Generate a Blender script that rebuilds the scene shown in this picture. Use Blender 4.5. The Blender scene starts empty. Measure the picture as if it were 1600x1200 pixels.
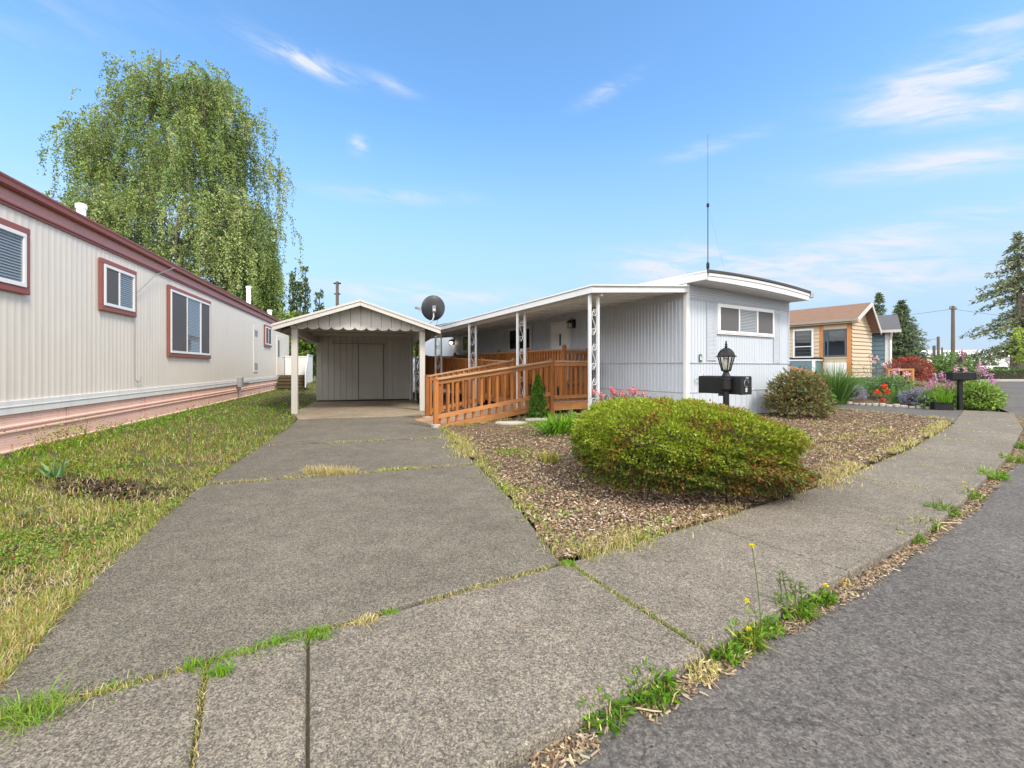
import bpy, bmesh, math, random
import numpy as np
from mathutils import Vector, Matrix
random.seed(7); RNG = np.random.default_rng(7)
R = math.radians
scene = bpy.context.scene
COL = scene.collection

# ------------------------------------------------------------------ survey helpers
F, CAMZ, VH = 711.0, 1.25, 574.0          # the survey of the place: focal length in photo pixels, eye height, horizon row
def gp(u, v, z=0.0):                      # point of the ground seen at a photo pixel
    Y = F * (CAMZ - z) / (v - VH)
    return Vector(((u - 800) / F * Y, Y, z))
def wall_uv(o, d, u, v):                  # distance along a wall and height seen at a photo pixel
    k = (u - 800) / F
    s = (o[0] - k * o[1]) / (k * d[1] - d[0])
    Y = o[1] + s * d[1]
    return s, CAMZ + (VH - v) / F * Y

# ------------------------------------------------------------------ object helpers
def tag(o, label=None, cat=None, group=None, kind=None):
    if label: o['label'] = label
    if cat: o['category'] = cat
    if group: o['group'] = group
    if kind: o['kind'] = kind
    return o
def empty(name, loc=(0, 0, 0), rz=0.0, label=None, cat=None, group=None):
    o = bpy.data.objects.new(name, None); COL.objects.link(o)
    o.location = loc; o.rotation_euler = (0, 0, rz); o.empty_display_size = .1
    return tag(o, label, cat, group)
def dup(root, loc, rz, label=None, scale=None):
    def rec(o, par):
        c = o.copy(); COL.objects.link(c); c.parent = par
        for ch in list(o.children): rec(ch, c)
        return c
    c = rec(root, None); c.location = loc; c.rotation_euler = (0, 0, rz)
    if scale: c.scale = scale
    if label: c['label'] = label
    return c

class MB:
    def __init__(s): s.v = []; s.f = []; s.mi = []; s.cur = 0
    def add(s, vs, fs):
        b = len(s.v); s.v += [tuple(x) for x in vs]
        for f in fs: s.f.append([b + i for i in f]); s.mi.append(s.cur)
        return s
    def box(s, x0, x1, y0, y1, z0, z1):
        return s.add([(x0,y0,z0),(x1,y0,z0),(x1,y1,z0),(x0,y1,z0),(x0,y0,z1),(x1,y0,z1),(x1,y1,z1),(x0,y1,z1)],
                     [(3,2,1,0),(4,5,6,7),(0,1,5,4),(1,2,6,5),(2,3,7,6),(3,0,4,7)])
    def obox(s, o, a, n, a0, a1, n0, n1, z0, z1):      # box on a wall: a along, n outward, z up
        o, a, n = Vector(o), Vector(a), Vector(n); Z = Vector((0, 0, 1))
        P = [o + a*x + n*y + Z*z for z in (z0, z1) for x, y in ((a0,n0),(a1,n0),(a1,n1),(a0,n1))]
        fs = [(3,2,1,0),(4,5,6,7),(0,1,5,4),(1,2,6,5),(2,3,7,6),(3,0,4,7)]
        if a.cross(n).z < 0: fs = [f[::-1] for f in fs]
        return s.add(P, fs)
    def bar(s, p, q, w, h, up=(0, 0, 1)):              # rectangular bar between two points
        p, q = Vector(p), Vector(q); d = (q - p).normalized(); up = Vector(up)
        x = d.cross(up)
        if x.length < 1e-4: x = d.cross(Vector((1, 0, 0)))
        x.normalize(); y = x.cross(d)
        P = [e + x*(sx*w/2) + y*(sy*h/2) for e in (p, q) for sx, sy in ((-1,-1),(1,-1),(1,1),(-1,1))]
        return s.add(P, [(0,1,2,3),(7,6,5,4),(4,5,1,0),(5,6,2,1),(6,7,3,2),(7,4,0,3)])
    def tube(s, pts, r, n=8, cap=True):
        pts = [Vector(p) for p in pts]; rs = r if isinstance(r, (list, tuple)) else [r]*len(pts)
        b = len(s.v); prev = None
        for i, p in enumerate(pts):
            d = (pts[min(i+1, len(pts)-1)] - pts[max(i-1, 0)]).normalized()
            if prev is None:
                x = d.cross(Vector((0,0,1)))
                if x.length < 1e-3: x = d.cross(Vector((1,0,0)))
            else: x = prev - d*prev.dot(d)
            x.normalize(); prev = x; y = d.cross(x)
            for k in range(n):
                a = 2*math.pi*k/n; s.v.append(tuple(p + (x*math.cos(a) + y*math.sin(a))*rs[i]))
        for i in range(len(pts)-1):
            for k in range(n):
                s.f.append([b+i*n+k, b+i*n+(k+1)%n, b+(i+1)*n+(k+1)%n, b+(i+1)*n+k]); s.mi.append(s.cur)
        if cap:
            s.f.append([b+k for k in range(n)][::-1]); s.f.append([b+(len(pts)-1)*n+k for k in range(n)]); s.mi += [s.cur]*2
        return s
    def lathe(s, prof, n=16, c=(0,0,0), rot=0.0):      # (radius, z) profile round the z axis
        b = len(s.v)
        for r_, z in prof:
            for k in range(n):
                a = 2*math.pi*k/n + rot; s.v.append((c[0]+r_*math.cos(a), c[1]+r_*math.sin(a), c[2]+z))
        for i in range(len(prof)-1):
            for k in range(n):
                s.f.append([b+i*n+k, b+i*n+(k+1)%n, b+(i+1)*n+(k+1)%n, b+(i+1)*n+k]); s.mi.append(s.cur)
        s.f.append([b+k for k in range(n)][::-1]); s.f.append([b+(len(prof)-1)*n+k for k in range(n)]); s.mi += [s.cur]*2
        return s
    def prism(s, poly, d):                             # extrude a planar polygon by vector d
        n = len(poly); d = Vector(d); P = [Vector(p) for p in poly]
        return s.add(P + [p + d for p in P], [tuple(range(n))[::-1], tuple(range(n, 2*n))] + [(i, (i+1)%n, n+(i+1)%n, n+i) for i in range(n)])
    def strip(s, prof, d):                             # extrude an open profile (list of points) by d: a single sheet
        n = len(prof); d = Vector(d); P = [Vector(p) for p in prof]
        return s.add(P + [p + d for p in P], [(i, i+1, n+i+1, n+i) for i in range(n-1)])
    def build(s, name, mat, parent=None, smooth=False, bevel=0, fixn=True):
        me = bpy.data.meshes.new(name); me.from_pydata(s.v, [], s.f)
        for m in (mat if isinstance(mat, (list, tuple)) else [mat]): me.materials.append(m)
        if any(s.mi): me.polygons.foreach_set('material_index', s.mi)
        if fixn:
            bm = bmesh.new(); bm.from_mesh(me); bmesh.ops.recalc_face_normals(bm, faces=bm.faces); bm.to_mesh(me); bm.free()
        if smooth: me.polygons.foreach_set('use_smooth', [True]*len(me.polygons))
        me.update()
        o = bpy.data.objects.new(name, me); COL.objects.link(o)
        if parent: o.parent = parent
        if bevel:
            m = o.modifiers.new('bevel', 'BEVEL'); m.width = bevel; m.segments = 2; m.limit_method = 'ANGLE'; m.angle_limit = R(40)
        return o

def np_mesh(name, V, Q, mat, C=None, parent=None, smooth=False):
    V = np.asarray(V, np.float32); Q = np.asarray(Q, np.int32); k = Q.shape[1]
    me = bpy.data.meshes.new(name)
    me.vertices.add(len(V)); me.vertices.foreach_set('co', V.ravel())
    me.loops.add(Q.size); me.loops.foreach_set('vertex_index', Q.ravel())
    me.polygons.add(len(Q)); me.polygons.foreach_set('loop_start', np.arange(0, Q.size, k, dtype=np.int32))
    me.update(calc_edges=True)
    if C is not None:
        at = me.color_attributes.new('Col', 'FLOAT_COLOR', 'POINT')
        rgba = np.ones((len(V), 4), np.float32); rgba[:, :3] = C; at.data.foreach_set('color', rgba.ravel())
    if smooth: me.polygons.foreach_set('use_smooth', [True]*len(Q))
    me.materials.append(mat); me.validate()
    o = bpy.data.objects.new(name, me); COL.objects.link(o)
    if parent: o.parent = parent
    return o

def unit(a): return a / np.maximum(np.linalg.norm(a, axis=1, keepdims=True), 1e-9)
def rnd(n, a=0., b=1.): return RNG.uniform(a, b, n)
def leaves(P, L, W, C, D=None, droop=0.0, flat=0.0):
    """diamond leaves at P: length L, width W, colour C (N,3); D = preferred direction"""
    n = len(P); d = RNG.normal(size=(n, 3))
    if D is not None: d = d*.6 + D*1.0
    d[:, 2] -= droop; d = unit(d)
    up = RNG.normal(size=(n, 3)); up[:, 2] += flat*3
    e = unit(np.cross(d, up)); nn = np.cross(d, e)
    L = np.broadcast_to(np.asarray(L, float).reshape(-1, 1), (n, 1)); W = np.broadcast_to(np.asarray(W, float).reshape(-1, 1), (n, 1))
    V = np.stack([P, P + d*L*.45 + e*W*.5 + nn*L*.06, P + d*L, P + d*L*.45 - e*W*.5 + nn*L*.06], 1).reshape(-1, 3)
    Q = np.arange(4*n).reshape(n, 4)
    return V, Q, np.repeat(C, 4, axis=0)
def blades(P, Ht, W, C, lean=.35, droop=.3, Ctip=None, D=None):
    """grass blades: three rows bending over"""
    n = len(P); a = rnd(n, 0, 2*math.pi)
    if D is None: D = np.stack([np.cos(a), np.sin(a), np.zeros(n)], 1)
    l = np.abs(RNG.normal(0, 1, n))[:, None]*lean
    Ht = np.broadcast_to(np.asarray(Ht, float).reshape(-1, 1), (n, 1)); W = np.broadcast_to(np.asarray(W, float).reshape(-1, 1), (n, 1))
    b = rnd(n, 0, 2*math.pi); e = np.stack([np.cos(b), np.sin(b), np.zeros(n)], 1)*W*.5
    Z = np.array([[0, 0, 1.]])
    p1 = P + Z*Ht*.55 + D*Ht*l*.35; p2 = P + Z*Ht*(1 - droop*np.minimum(l, 1.6)) + D*Ht*l
    V = np.stack([P - e, P + e, p1 - e*.8, p1 + e*.8, p2 - e*.12, p2 + e*.12], 1).reshape(-1, 3)
    q = np.array([[0, 1, 3, 2], [2, 3, 5, 4]]); Q = (np.arange(n)[:, None, None]*6 + q[None]).reshape(-1, 4)
    CC = np.repeat(C, 6, axis=0)
    if Ctip is not None: CC.reshape(n, 6, 3)[:, 4:] = Ctip[:, None]
    return V, Q, CC
def merge(parts):
    Vs, Qs, Cs, b = [], [], [], 0
    for V, Q, C in parts: Vs.append(V); Qs.append(Q + b); Cs.append(C); b += len(V)
    return np.concatenate(Vs), np.concatenate(Qs), np.concatenate(Cs)
def lin(c):
    return tuple((x/255/12.92 if x/255 <= .04045 else ((x/255+.055)/1.055)**2.4) for x in c)
def pal(n, cols, w=None, jit=.18):
    cols = np.array(cols, float); w = None if w is None else np.array(w, float)/np.sum(w)
    c = cols[RNG.choice(len(cols), n, p=w)]
    return np.clip(c*(1 + RNG.normal(0, jit, (n, 1))) * (1 + RNG.normal(0, jit*.3, (n, 3))), .003, .95)
def vnoise(x, y, s=1.0, seed=0):          # smooth value noise, vectorised
    x = np.asarray(x, float)*s + seed*17.3; y = np.asarray(y, float)*s + seed*9.1
    xi, yi = np.floor(x), np.floor(y); fx, fy = x - xi, y - yi; fx = fx*fx*(3-2*fx); fy = fy*fy*(3-2*fy)
    h = lambda a, b: np.modf(np.abs(np.sin(a*127.1 + b*311.7 + seed*3.7)*43758.5453))[0]
    return (h(xi, yi)*(1-fx) + h(xi+1, yi)*fx)*(1-fy) + (h(xi, yi+1)*(1-fx) + h(xi+1, yi+1)*fx)*fy
def inpoly(x, y, poly):
    x = np.asarray(x); y = np.asarray(y); r = np.zeros(x.shape, bool); n = len(poly)
    for i in range(n):
        x0, y0 = poly[i][:2]; x1, y1 = poly[(i+1) % n][:2]
        if y0 == y1: continue
        c = ((y0 > y) != (y1 > y)) & (x < (x1-x0)*(y-y0)/(y1-y0) + x0); r ^= c
    return r

# ------------------------------------------------------------------ materials
class NT:
    def __init__(s, name):
        s.m = bpy.data.materials.new(name); s.m.use_nodes = True; s.t = s.m.node_tree; s.n = s.t.nodes; s.l = s.t.links
        s.b = s.n['Principled BSDF']; s.out = s.n['Material Output']
        s.tc = s.n.new('ShaderNodeTexCoord')
    def node(s, typ, **kw):
        nd = s.n.new(typ)
        for k, v in kw.items():
            if k in nd.inputs.keys() or isinstance(k, int): s.set(nd.inputs[k], v)
            else: setattr(nd, k, v)
        return nd
    def set(s, inp, v):
        if isinstance(v, bpy.types.NodeSocket): s.l.new(v, inp)
        else: inp.default_value = v
    def noise(s, scale, detail=4, rough=.55, vec=None, dist=0):
        nd = s.node('ShaderNodeTexNoise'); nd.inputs['Scale'].default_value = scale; nd.inputs['Detail'].default_value = detail
        nd.inputs['Roughness'].default_value = rough; nd.inputs['Distortion'].default_value = dist
        s.l.new(vec or s.tc.outputs['Object'], nd.inputs['Vector']); return nd.outputs['Fac']
    def voro(s, scale, out='Distance', vec=None, rand=1.0):
        nd = s.node('ShaderNodeTexVoronoi'); nd.inputs['Scale'].default_value = scale; nd.inputs['Randomness'].default_value = rand
        s.l.new(vec or s.tc.outputs['Object'], nd.inputs['Vector']); return nd.outputs[out]
    def ramp(s, fac, stops, interp='LINEAR'):
        nd = s.node('ShaderNodeValToRGB'); cr = nd.color_ramp; cr.interpolation = interp
        while len(cr.elements) < len(stops): cr.elements.new(.5)
        for e, (p, c) in zip(cr.elements, stops): e.position = p; e.color = (*c, 1) if len(c) == 3 else c
        s.l.new(fac, nd.inputs['Fac']); return nd.outputs['Color']
    def mix(s, fac, a, b, typ='MIX'):
        nd = s.node('ShaderNodeMix', data_type='RGBA', blend_type=typ); nd.clamp_factor = True
        for i, v in ((0, fac), (6, a), (7, b)):
            if isinstance(v, tuple) and len(v) == 3: v = (*v, 1)
            s.set(nd.inputs[i], v)
        return nd.outputs[2]
    def math(s, op, a, b=0.0, c=None):
        nd = s.node('ShaderNodeMath', operation=op); s.set(nd.inputs[0], a); s.set(nd.inputs[1], b)
        if c is not None: s.set(nd.inputs[2], c)
        return nd.outputs[0]
    def mapping(s, scale=(1,1,1), rot=(0,0,0), loc=(0,0,0), src='Object'):
        nd = s.node('ShaderNodeMapping'); nd.inputs['Scale'].default_value = scale; nd.inputs['Rotation'].default_value = rot; nd.inputs['Location'].default_value = loc
        s.l.new(s.tc.outputs[src], nd.inputs['Vector']); return nd.outputs['Vector']
    def bump(s, h, strength=.3, dist=.01):
        nd = s.node('ShaderNodeBump'); nd.inputs['Strength'].default_value = strength; nd.inputs['Distance'].default_value = dist
        s.l.new(h, nd.inputs['Height']); s.l.new(nd.outputs['Normal'], s.b.inputs['Normal'])
    def done(s, color=None, rough=.6, metal=0.0, spec=.5):
        if color is not None:
            if isinstance(color, tuple) and len(color) == 3: color = (*color, 1)
            s.set(s.b.inputs['Base Color'], color)
        s.set(s.b.inputs['Roughness'], rough); s.set(s.b.inputs['Metallic'], metal); s.b.inputs['Specular IOR Level'].default_value = spec
        return s.m

def paint(name, c, rough=.5, var=.10, grime=.18, metal=0.0, scale=1.5, bump=.05, spec=.4, dirt=(.10, .085, .06)):
    """painted or metal surface with faint blotches, vertical streaks and speckled grime"""
    t = NT(name)
    n1 = t.noise(scale, 5); n2 = t.noise(1.0, 5, .6, t.mapping((9, 9, .7))); n3 = t.noise(60, 3)
    col = t.mix(n1, tuple(x*(1-var) for x in c), tuple(min(.95, x*(1+var)) for x in c))
    g = t.ramp(n2, [(.52, (0,0,0)), (.80, (1,1,1))]); col = t.mix(t.math('MULTIPLY', g, grime), col, dirt)
    sp = t.ramp(n3, [(.66, (0,0,0)), (.76, (1,1,1))]); col = t.mix(t.math('MULTIPLY', sp, grime*.7), col, dirt)
    t.bump(n3, bump, .004)
    return t.done(col, t.math('MULTIPLY_ADD', n1, .25, rough-.12), metal, spec)
def wood(name, c, c2, rough=.65, axis='z', scale=1.0):
    t = NT(name); sc = {'z': (22, 22, 1.4), 'x': (1.4, 22, 22), 'y': (22, 1.4, 22)}[axis]
    oi = t.node('ShaderNodeObjectInfo')
    mp = t.mapping(tuple(x*scale for x in sc)); g = t.noise(1.0, 6, .65, mp, 1.2)
    blotch = t.noise(2.6, 4)
    col = t.mix(t.ramp(g, [(.3, (0,0,0)), (.72, (1,1,1))]), c, c2)
    col = t.mix(t.math('MULTIPLY', t.ramp(blotch, [(.45, (0,0,0)), (.75, (1,1,1))]), .35), col, tuple(x*.55 for x in c2))
    hsv = t.node('ShaderNodeHueSaturation'); t.l.new(col, hsv.inputs['Color'])
    t.set(hsv.inputs['Value'], t.math('MULTIPLY_ADD', oi.outputs['Random'], .4, .8))
    t.bump(g, .25, .003); return t.done(hsv.outputs['Color'], rough, 0, .3)
def leafmat(name, trans=.25, rough=.55, sat=1.06, gain=1.35):
    t = NT(name); at0 = t.node('ShaderNodeAttribute', attribute_name='Col'); at = t.node('ShaderNodeHueSaturation'); at.inputs['Value'].default_value = gain; at.inputs['Saturation'].default_value = sat; t.l.new(at0.outputs['Color'], at.inputs['Color'])
    tr = t.node('ShaderNodeBsdfTranslucent'); mx = t.node('ShaderNodeMixShader'); mx.inputs[0].default_value = trans
    t.l.new(at.outputs['Color'], tr.inputs['Color']); t.l.new(t.b.outputs[0], mx.inputs[1]); t.l.new(tr.outputs[0], mx.inputs[2]); t.l.new(mx.outputs[0], t.out.inputs['Surface'])
    return t.done(at.outputs['Color'], rough, 0, .25)
def attmat(name, rough=.8):
    t = NT(name); at = t.node('ShaderNodeAttribute', attribute_name='Col'); return t.done(at.outputs['Color'], rough, 0, .2)
def glassmat(name, tint=(.75, .8, .82), refl=.05):
    t = NT(name); t.n.remove(t.b)
    tr = t.node('ShaderNodeBsdfTransparent'); tr.inputs['Color'].default_value = (*tint, 1)
    gl = t.node('ShaderNodeBsdfGlossy'); gl.inputs['Roughness'].default_value = .03
    fr = t.node('ShaderNodeLayerWeight'); fr.inputs['Blend'].default_value = .5
    f = t.math('MULTIPLY_ADD', t.math('POWER', fr.outputs['Facing'], 3.5), .75, refl); mx = t.node('ShaderNodeMixShader')
    nz = t.noise(1.3, 2); bp = t.node('ShaderNodeBump'); bp.inputs['Strength'].default_value = .05; bp.inputs['Distance'].default_value = .05
    t.l.new(nz, bp.inputs['Height']); t.l.new(bp.outputs['Normal'], gl.inputs['Normal'])
    t.l.new(f, mx.inputs[0]); t.l.new(tr.outputs[0], mx.inputs[1]); t.l.new(gl.outputs[0], mx.inputs[2]); t.l.new(mx.outputs[0], t.out.inputs['Surface'])
    return t.m
def concrete(name, mean, pscale, con=1.0, big=.2, peb=.75, crackw=.5):
    """exposed aggregate: coarse grain, pebbles of several colours, blotches, stains and hairline cracks"""
    t = NT(name); sc = lambda k, tint=(1, 1, 1): tuple(c*k*w for c, w in zip(mean, tint))
    gs = []
    for k, sc_ in enumerate((1.75, 1.0)):
        vv = t.node('ShaderNodeTexVoronoi'); vv.inputs['Scale'].default_value = pscale*sc_; mp_ = t.mapping((1,1,1), (0,0,.7+k), (3.3*k,1.7*k,0)); t.l.new(mp_, vv.inputs['Vector'])
        s2 = t.node('ShaderNodeSeparateColor'); t.l.new(vv.outputs['Color'], s2.inputs[0]); gs.append((s2, vv))
    lowf = t.noise(pscale*.35, 3, .6)
    g = t.math('ADD', t.math('MULTIPLY', gs[0][0].outputs[0], .55), t.math('ADD', t.math('MULTIPLY', gs[1][0].outputs[1], .25), t.math('MULTIPLY', t.math('SUBTRACT', lowf, .5), .40)))
    col = t.ramp(g, [(.10, sc(1-.58*con)), (.30, sc(1-.26*con)), (.42, sc(1.0)), (.56, sc(1+.34*con, (1.02, 1, .96))), (.74, sc(1+.85*con, (1.03, 1, .94)))])
    col = t.mix(.35, col, t.mix(gs[0][0].outputs[2], t.mix(1.0, col, (1.14, 1.0, .82), 'MULTIPLY'), t.mix(1.0, col, (.93, .99, 1.06), 'MULTIPLY')))
    wn_ = t.node('ShaderNodeTexNoise'); wn_.inputs['Scale'].default_value = pscale*1.1; t.l.new(t.tc.outputs['Object'], wn_.inputs['Vector'])
    v2 = t.node('ShaderNodeVectorMath', operation='SCALE'); t.l.new(wn_.outputs['Color'], v2.inputs[0]); v2.inputs['Scale'].default_value = .9/pscale
    v3 = t.node('ShaderNodeVectorMath', operation='ADD'); t.l.new(t.tc.outputs['Object'], v3.inputs[0]); t.l.new(v2.outputs[0], v3.inputs[1])
    vn = t.node('ShaderNodeTexVoronoi'); vn.inputs['Scale'].default_value = pscale; t.l.new(v3.outputs[0], vn.inputs['Vector'])
    sep = t.node('ShaderNodeSeparateColor'); t.l.new(vn.outputs['Color'], sep.inputs[0])
    pc = t.ramp(sep.outputs[0], [(0, sc(.62)), (.16, sc(1.2, (1.05, 1, .9))), (.30, sc(.8)), (.46, sc(1.35)), (.60, sc(.95, (1.12, 1, .84))), (.74, sc(1.15)), (.84, sc(.7, (1, 1, 1.03))), (.90, sc(2.0, (1, .98, .92)))], 'CONSTANT')
    rad = t.math('MULTIPLY_ADD', sep.outputs[2], .34, .16)
    f = t.math('MULTIPLY', t.math('LESS_THAN', vn.outputs['Distance'], rad), t.math('MULTIPLY', t.math('GREATER_THAN', sep.outputs[1], .42), peb))
    col = t.mix(f, col, pc)
    b1 = t.noise(.8, 6, .62); b2 = t.noise(5.5, 5, .65); b3 = t.noise(1.9, 3, .5)
    col = t.mix(1.0, col, t.ramp(b1, [(.32, (1-big,)*3), (.68, (1+big*.6,)*3)]), 'MULTIPLY')
    col = t.mix(1.0, col, t.ramp(b2, [(.32, (.84,.84,.84)), (.66, (1.1,1.1,1.1))]), 'MULTIPLY')
    st = t.math('MULTIPLY', t.ramp(b3, [(.60, (0,0,0)), (.74, (1,1,1))]), .22); col = t.mix(st, col, sc(.5, (1, .96, .9)))
    vc = t.node('ShaderNodeTexVoronoi', feature='DISTANCE_TO_EDGE'); vc.inputs['Scale'].default_value = .55; nz = t.node('ShaderNodeTexNoise'); nz.inputs['Scale'].default_value = 2.5; nz.inputs['Detail'].default_value = 6; t.l.new(t.tc.outputs['Object'], nz.inputs['Vector'])
    vm = t.node('ShaderNodeVectorMath', operation='SCALE'); vm.inputs['Scale'].default_value = .7; t.l.new(nz.outputs['Color'], vm.inputs[0]); va = t.node('ShaderNodeVectorMath', operation='ADD'); t.l.new(t.tc.outputs['Object'], va.inputs[0]); t.l.new(vm.outputs[0], va.inputs[1]); t.l.new(va.outputs[0], vc.inputs['Vector'])
    ck = t.math('MULTIPLY', t.math('LESS_THAN', vc.outputs['Distance'], .0016), t.math('MULTIPLY', t.math('GREATER_THAN', b1, .52), crackw)); col = t.mix(ck, col, sc(.28))
    t.bump(t.math('ADD', f, g), .6, .004)
    return t.done(col, .88, 0, .2)

M = {}
M['cream'] = paint('cream_siding', (.72, .665, .59), .42, .06, .17)
M['maroon'] = paint('maroon_trim', (.27, .083, .070), .45, .12, .12)
M['maroon_pale'] = paint('faded_maroon', (.50, .25, .22), .5, .10, .10)
M['pink'] = paint('pink_skirting', (.80, .53, .445), .5, .09, .16)
M['white'] = paint('white_trim', (.72, .72, .71), .45, .06, .20)
M['whitevinyl'] = paint('white_vinyl', (.78, .79, .79), .4, .03, .04)
M['blind'] = paint('window_blind', (.46, .47, .50), .6, .05, 0)
M['dark'] = paint('dark_interior', (.025, .027, .03), .8, .2, 0)
M['screen'] = paint('insect_screen', (.10, .10, .105), .7, .15, 0)
M['trailer'] = paint('pale_grey_siding', (.475, .52, .58), .38, .05, .17, spec=.5)
M['fascia'] = paint('pale_grey_fascia', (.60, .61, .62), .45, .05, .12)
M['shed'] = paint('grey_green_board', (.41, .40, .37), .7, .10, .16)
M['shedtrim'] = paint('pale_trim_board', (.50, .485, .45), .65, .10, .2)
M['roofgrey'] = paint('dark_roofing', (.075, .075, .08), .85, .25, .1)
M['black'] = paint('black_paint', (.010, .010, .011), .5, .3, .05, scale=6, spec=.3, dirt=(.16, .16, .16))
M['galv'] = paint('galvanised_metal', (.42, .43, .44), .4, .15, .1, metal=.6)
M['cedar'] = wood('cedar_upright', (.44, .175, .05), (.25, .082, .02), .6, 'z')
M['cedarx'] = wood('cedar_across', (.48, .225, .085), (.29, .115, .04), .65, 'x')
M['cedary'] = wood('cedar_along', (.38, .165, .055), (.21, .08, .025), .65, 'y')
M['cedartop'] = wood('weathered_handrail', (.52, .33, .20), (.33, .18, .09), .7, 'x')
M['cedartopy'] = wood('weathered_handrail_along', (.50, .31, .18), (.31, .17, .08), .7, 'y')
M['plank'] = wood('weathered_planks', (.40, .27, .18), (.22, .14, .085), .75, 'x')
M['mosswood'] = wood('mossy_step_board', (.14, .10, .055), (.05, .045, .02), .9, 'x')
M['orangewood'] = wood('orange_stained_wood', (.50, .23, .085), (.36, .14, .045), .6, 'z')
M['tan'] = paint('tan_lap_siding', (.50, .405, .285), .6, .05, .10)
M['teal'] = paint('teal_siding', (.115, .20, .235), .55, .08, .10)
M['tealdark'] = paint('dark_teal_panel', (.045, .085, .11), .5, .1, .08)
M['glass'] = glassmat('window_glass')
M['glassd'] = glassmat('dark_window_glass', (.35, .38, .42), .12)
M['lampglass'] = glassmat('lantern_glass', (.85, .84, .80), .05)
M['leaf'] = leafmat('foliage'); M['grass'] = leafmat('grass_blades', .3, .6, 1.06, 1.2); M['petal'] = leafmat('petals', .35, .5, 1.0, 1.0)
M['chips'] = attmat('wood_chip', .85)
M['bark'] = paint('tree_bark', (.14, .115, .09), .9, .3, .3, scale=5, bump=.4)
M['birchbark'] = paint('birch_bark', (.36, .34, .31), .85, .3, .5, scale=3, bump=.3)
M['polewood'] = paint('weathered_pole', (.13, .105, .085), .9, .2, .2)
M['stone'] = paint('pale_stone', (.42, .39, .35), .85, .2, .3, scale=8, bump=.5)
M['footing'] = paint('concrete_footing', (.38, .37, .35), .9, .15, .2, scale=8, bump=.4)
M['bulb'] = paint('frosted_bulb', (.75, .74, .68), .4, .02, 0)
M['green_sign'] = paint('green_enamel', (.012, .10, .075), .35, .08, .03)
M['signwhite'] = paint('sign_white', (.78, .78, .74), .5, .02, 0)
M['drive'] = concrete('driveway_aggregate', lin((107,103,95)), 112, 1.0, .18, .85, .45)
M['walk'] = concrete('sidewalk_aggregate', lin((117,112,104)), 98, .95, .17, .9, .6)
M['pad'] = concrete('carport_slab', lin((146,135,119)), 70, .28, .22, .2, .7)
def asphalt():
    t = NT('road_asphalt')
    vv = t.node('ShaderNodeTexVoronoi'); vv.inputs['Scale'].default_value = 125; t.l.new(t.tc.outputs['Object'], vv.inputs['Vector']); s2 = t.node('ShaderNodeSeparateColor'); t.l.new(vv.outputs['Color'], s2.inputs[0])
    n = t.math('ADD', t.math('MULTIPLY', s2.outputs[0], .22), t.math('MULTIPLY', t.noise(45, 5, .7), .78)); big = t.noise(.5, 6, .6); mid = t.noise(6, 5)
    col = t.ramp(n, [(.32, lin((66,64,62))), (.5, lin((90,87,84))), (.68, lin((120,116,111)))])
    col = t.mix(1.0, col, t.ramp(big, [(.3, (.84,.84,.86)), (.7, (1.12,1.11,1.10))]), 'MULTIPLY')
    col = t.mix(1.0, col, t.ramp(mid, [(.3, (.88,.88,.88)), (.7, (1.08,1.08,1.08))]), 'MULTIPLY')
    wn_ = t.node('ShaderNodeTexNoise'); wn_.inputs['Scale'].default_value = 40; t.l.new(t.tc.outputs['Object'], wn_.inputs['Vector'])
    v2 = t.node('ShaderNodeVectorMath', operation='SCALE'); t.l.new(wn_.outputs['Color'], v2.inputs[0]); v2.inputs['Scale'].default_value = .03
    v3 = t.node('ShaderNodeVectorMath', operation='ADD'); t.l.new(t.tc.outputs['Object'], v3.inputs[0]); t.l.new(v2.outputs[0], v3.inputs[1])
    v = t.node('ShaderNodeTexVoronoi'); v.inputs['Scale'].default_value = 38; t.l.new(v3.outputs[0], v.inputs['Vector'])
    sep = t.node('ShaderNodeSeparateColor'); t.l.new(v.outputs['Color'], sep.inputs[0])
    pit = t.math('MULTIPLY', t.math('LESS_THAN', v.outputs['Distance'], t.math('MULTIPLY', sep.outputs[2], .40)), t.math('GREATER_THAN', sep.outputs[0], t.math('MULTIPLY_ADD', big, .9, .16)))
    col = t.mix(t.math('MULTIPLY', pit, t.math('MULTIPLY_ADD', sep.outputs[1], .5, .4)), col, lin((42,40,39)))
    lt = t.math('MULTIPLY', t.math('LESS_THAN', v.outputs['Distance'], .10), t.math('LESS_THAN', sep.outputs[0], .09)); col = t.mix(t.math('MULTIPLY', lt, .55), col, lin((165,160,152)))
    vc = t.node('ShaderNodeTexVoronoi', feature='DISTANCE_TO_EDGE'); vc.inputs['Scale'].default_value = .28; nz = t.node('ShaderNodeTexNoise'); nz.inputs['Scale'].default_value = 2.2; nz.inputs['Detail'].default_value = 7; t.l.new(t.tc.outputs['Object'], nz.inputs['Vector'])
    vm = t.node('ShaderNodeVectorMath', operation='SCALE'); vm.inputs['Scale'].default_value = .9; t.l.new(nz.outputs['Color'], vm.inputs[0]); va = t.node('ShaderNodeVectorMath', operation='ADD'); t.l.new(t.tc.outputs['Object'], va.inputs[0]); t.l.new(vm.outputs[0], va.inputs[1]); t.l.new(va.outputs[0], vc.inputs['Vector'])
    ck = t.math('MULTIPLY', t.math('LESS_THAN', vc.outputs['Distance'], .0018), .5); col = t.mix(ck, col, lin((50,48,46)))
    t.bump(t.math('SUBTRACT', n, t.math('MULTIPLY', pit, 1.2)), .7, .006); return t.done(col, .85, 0, .25)
M['road'] = asphalt()
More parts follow.
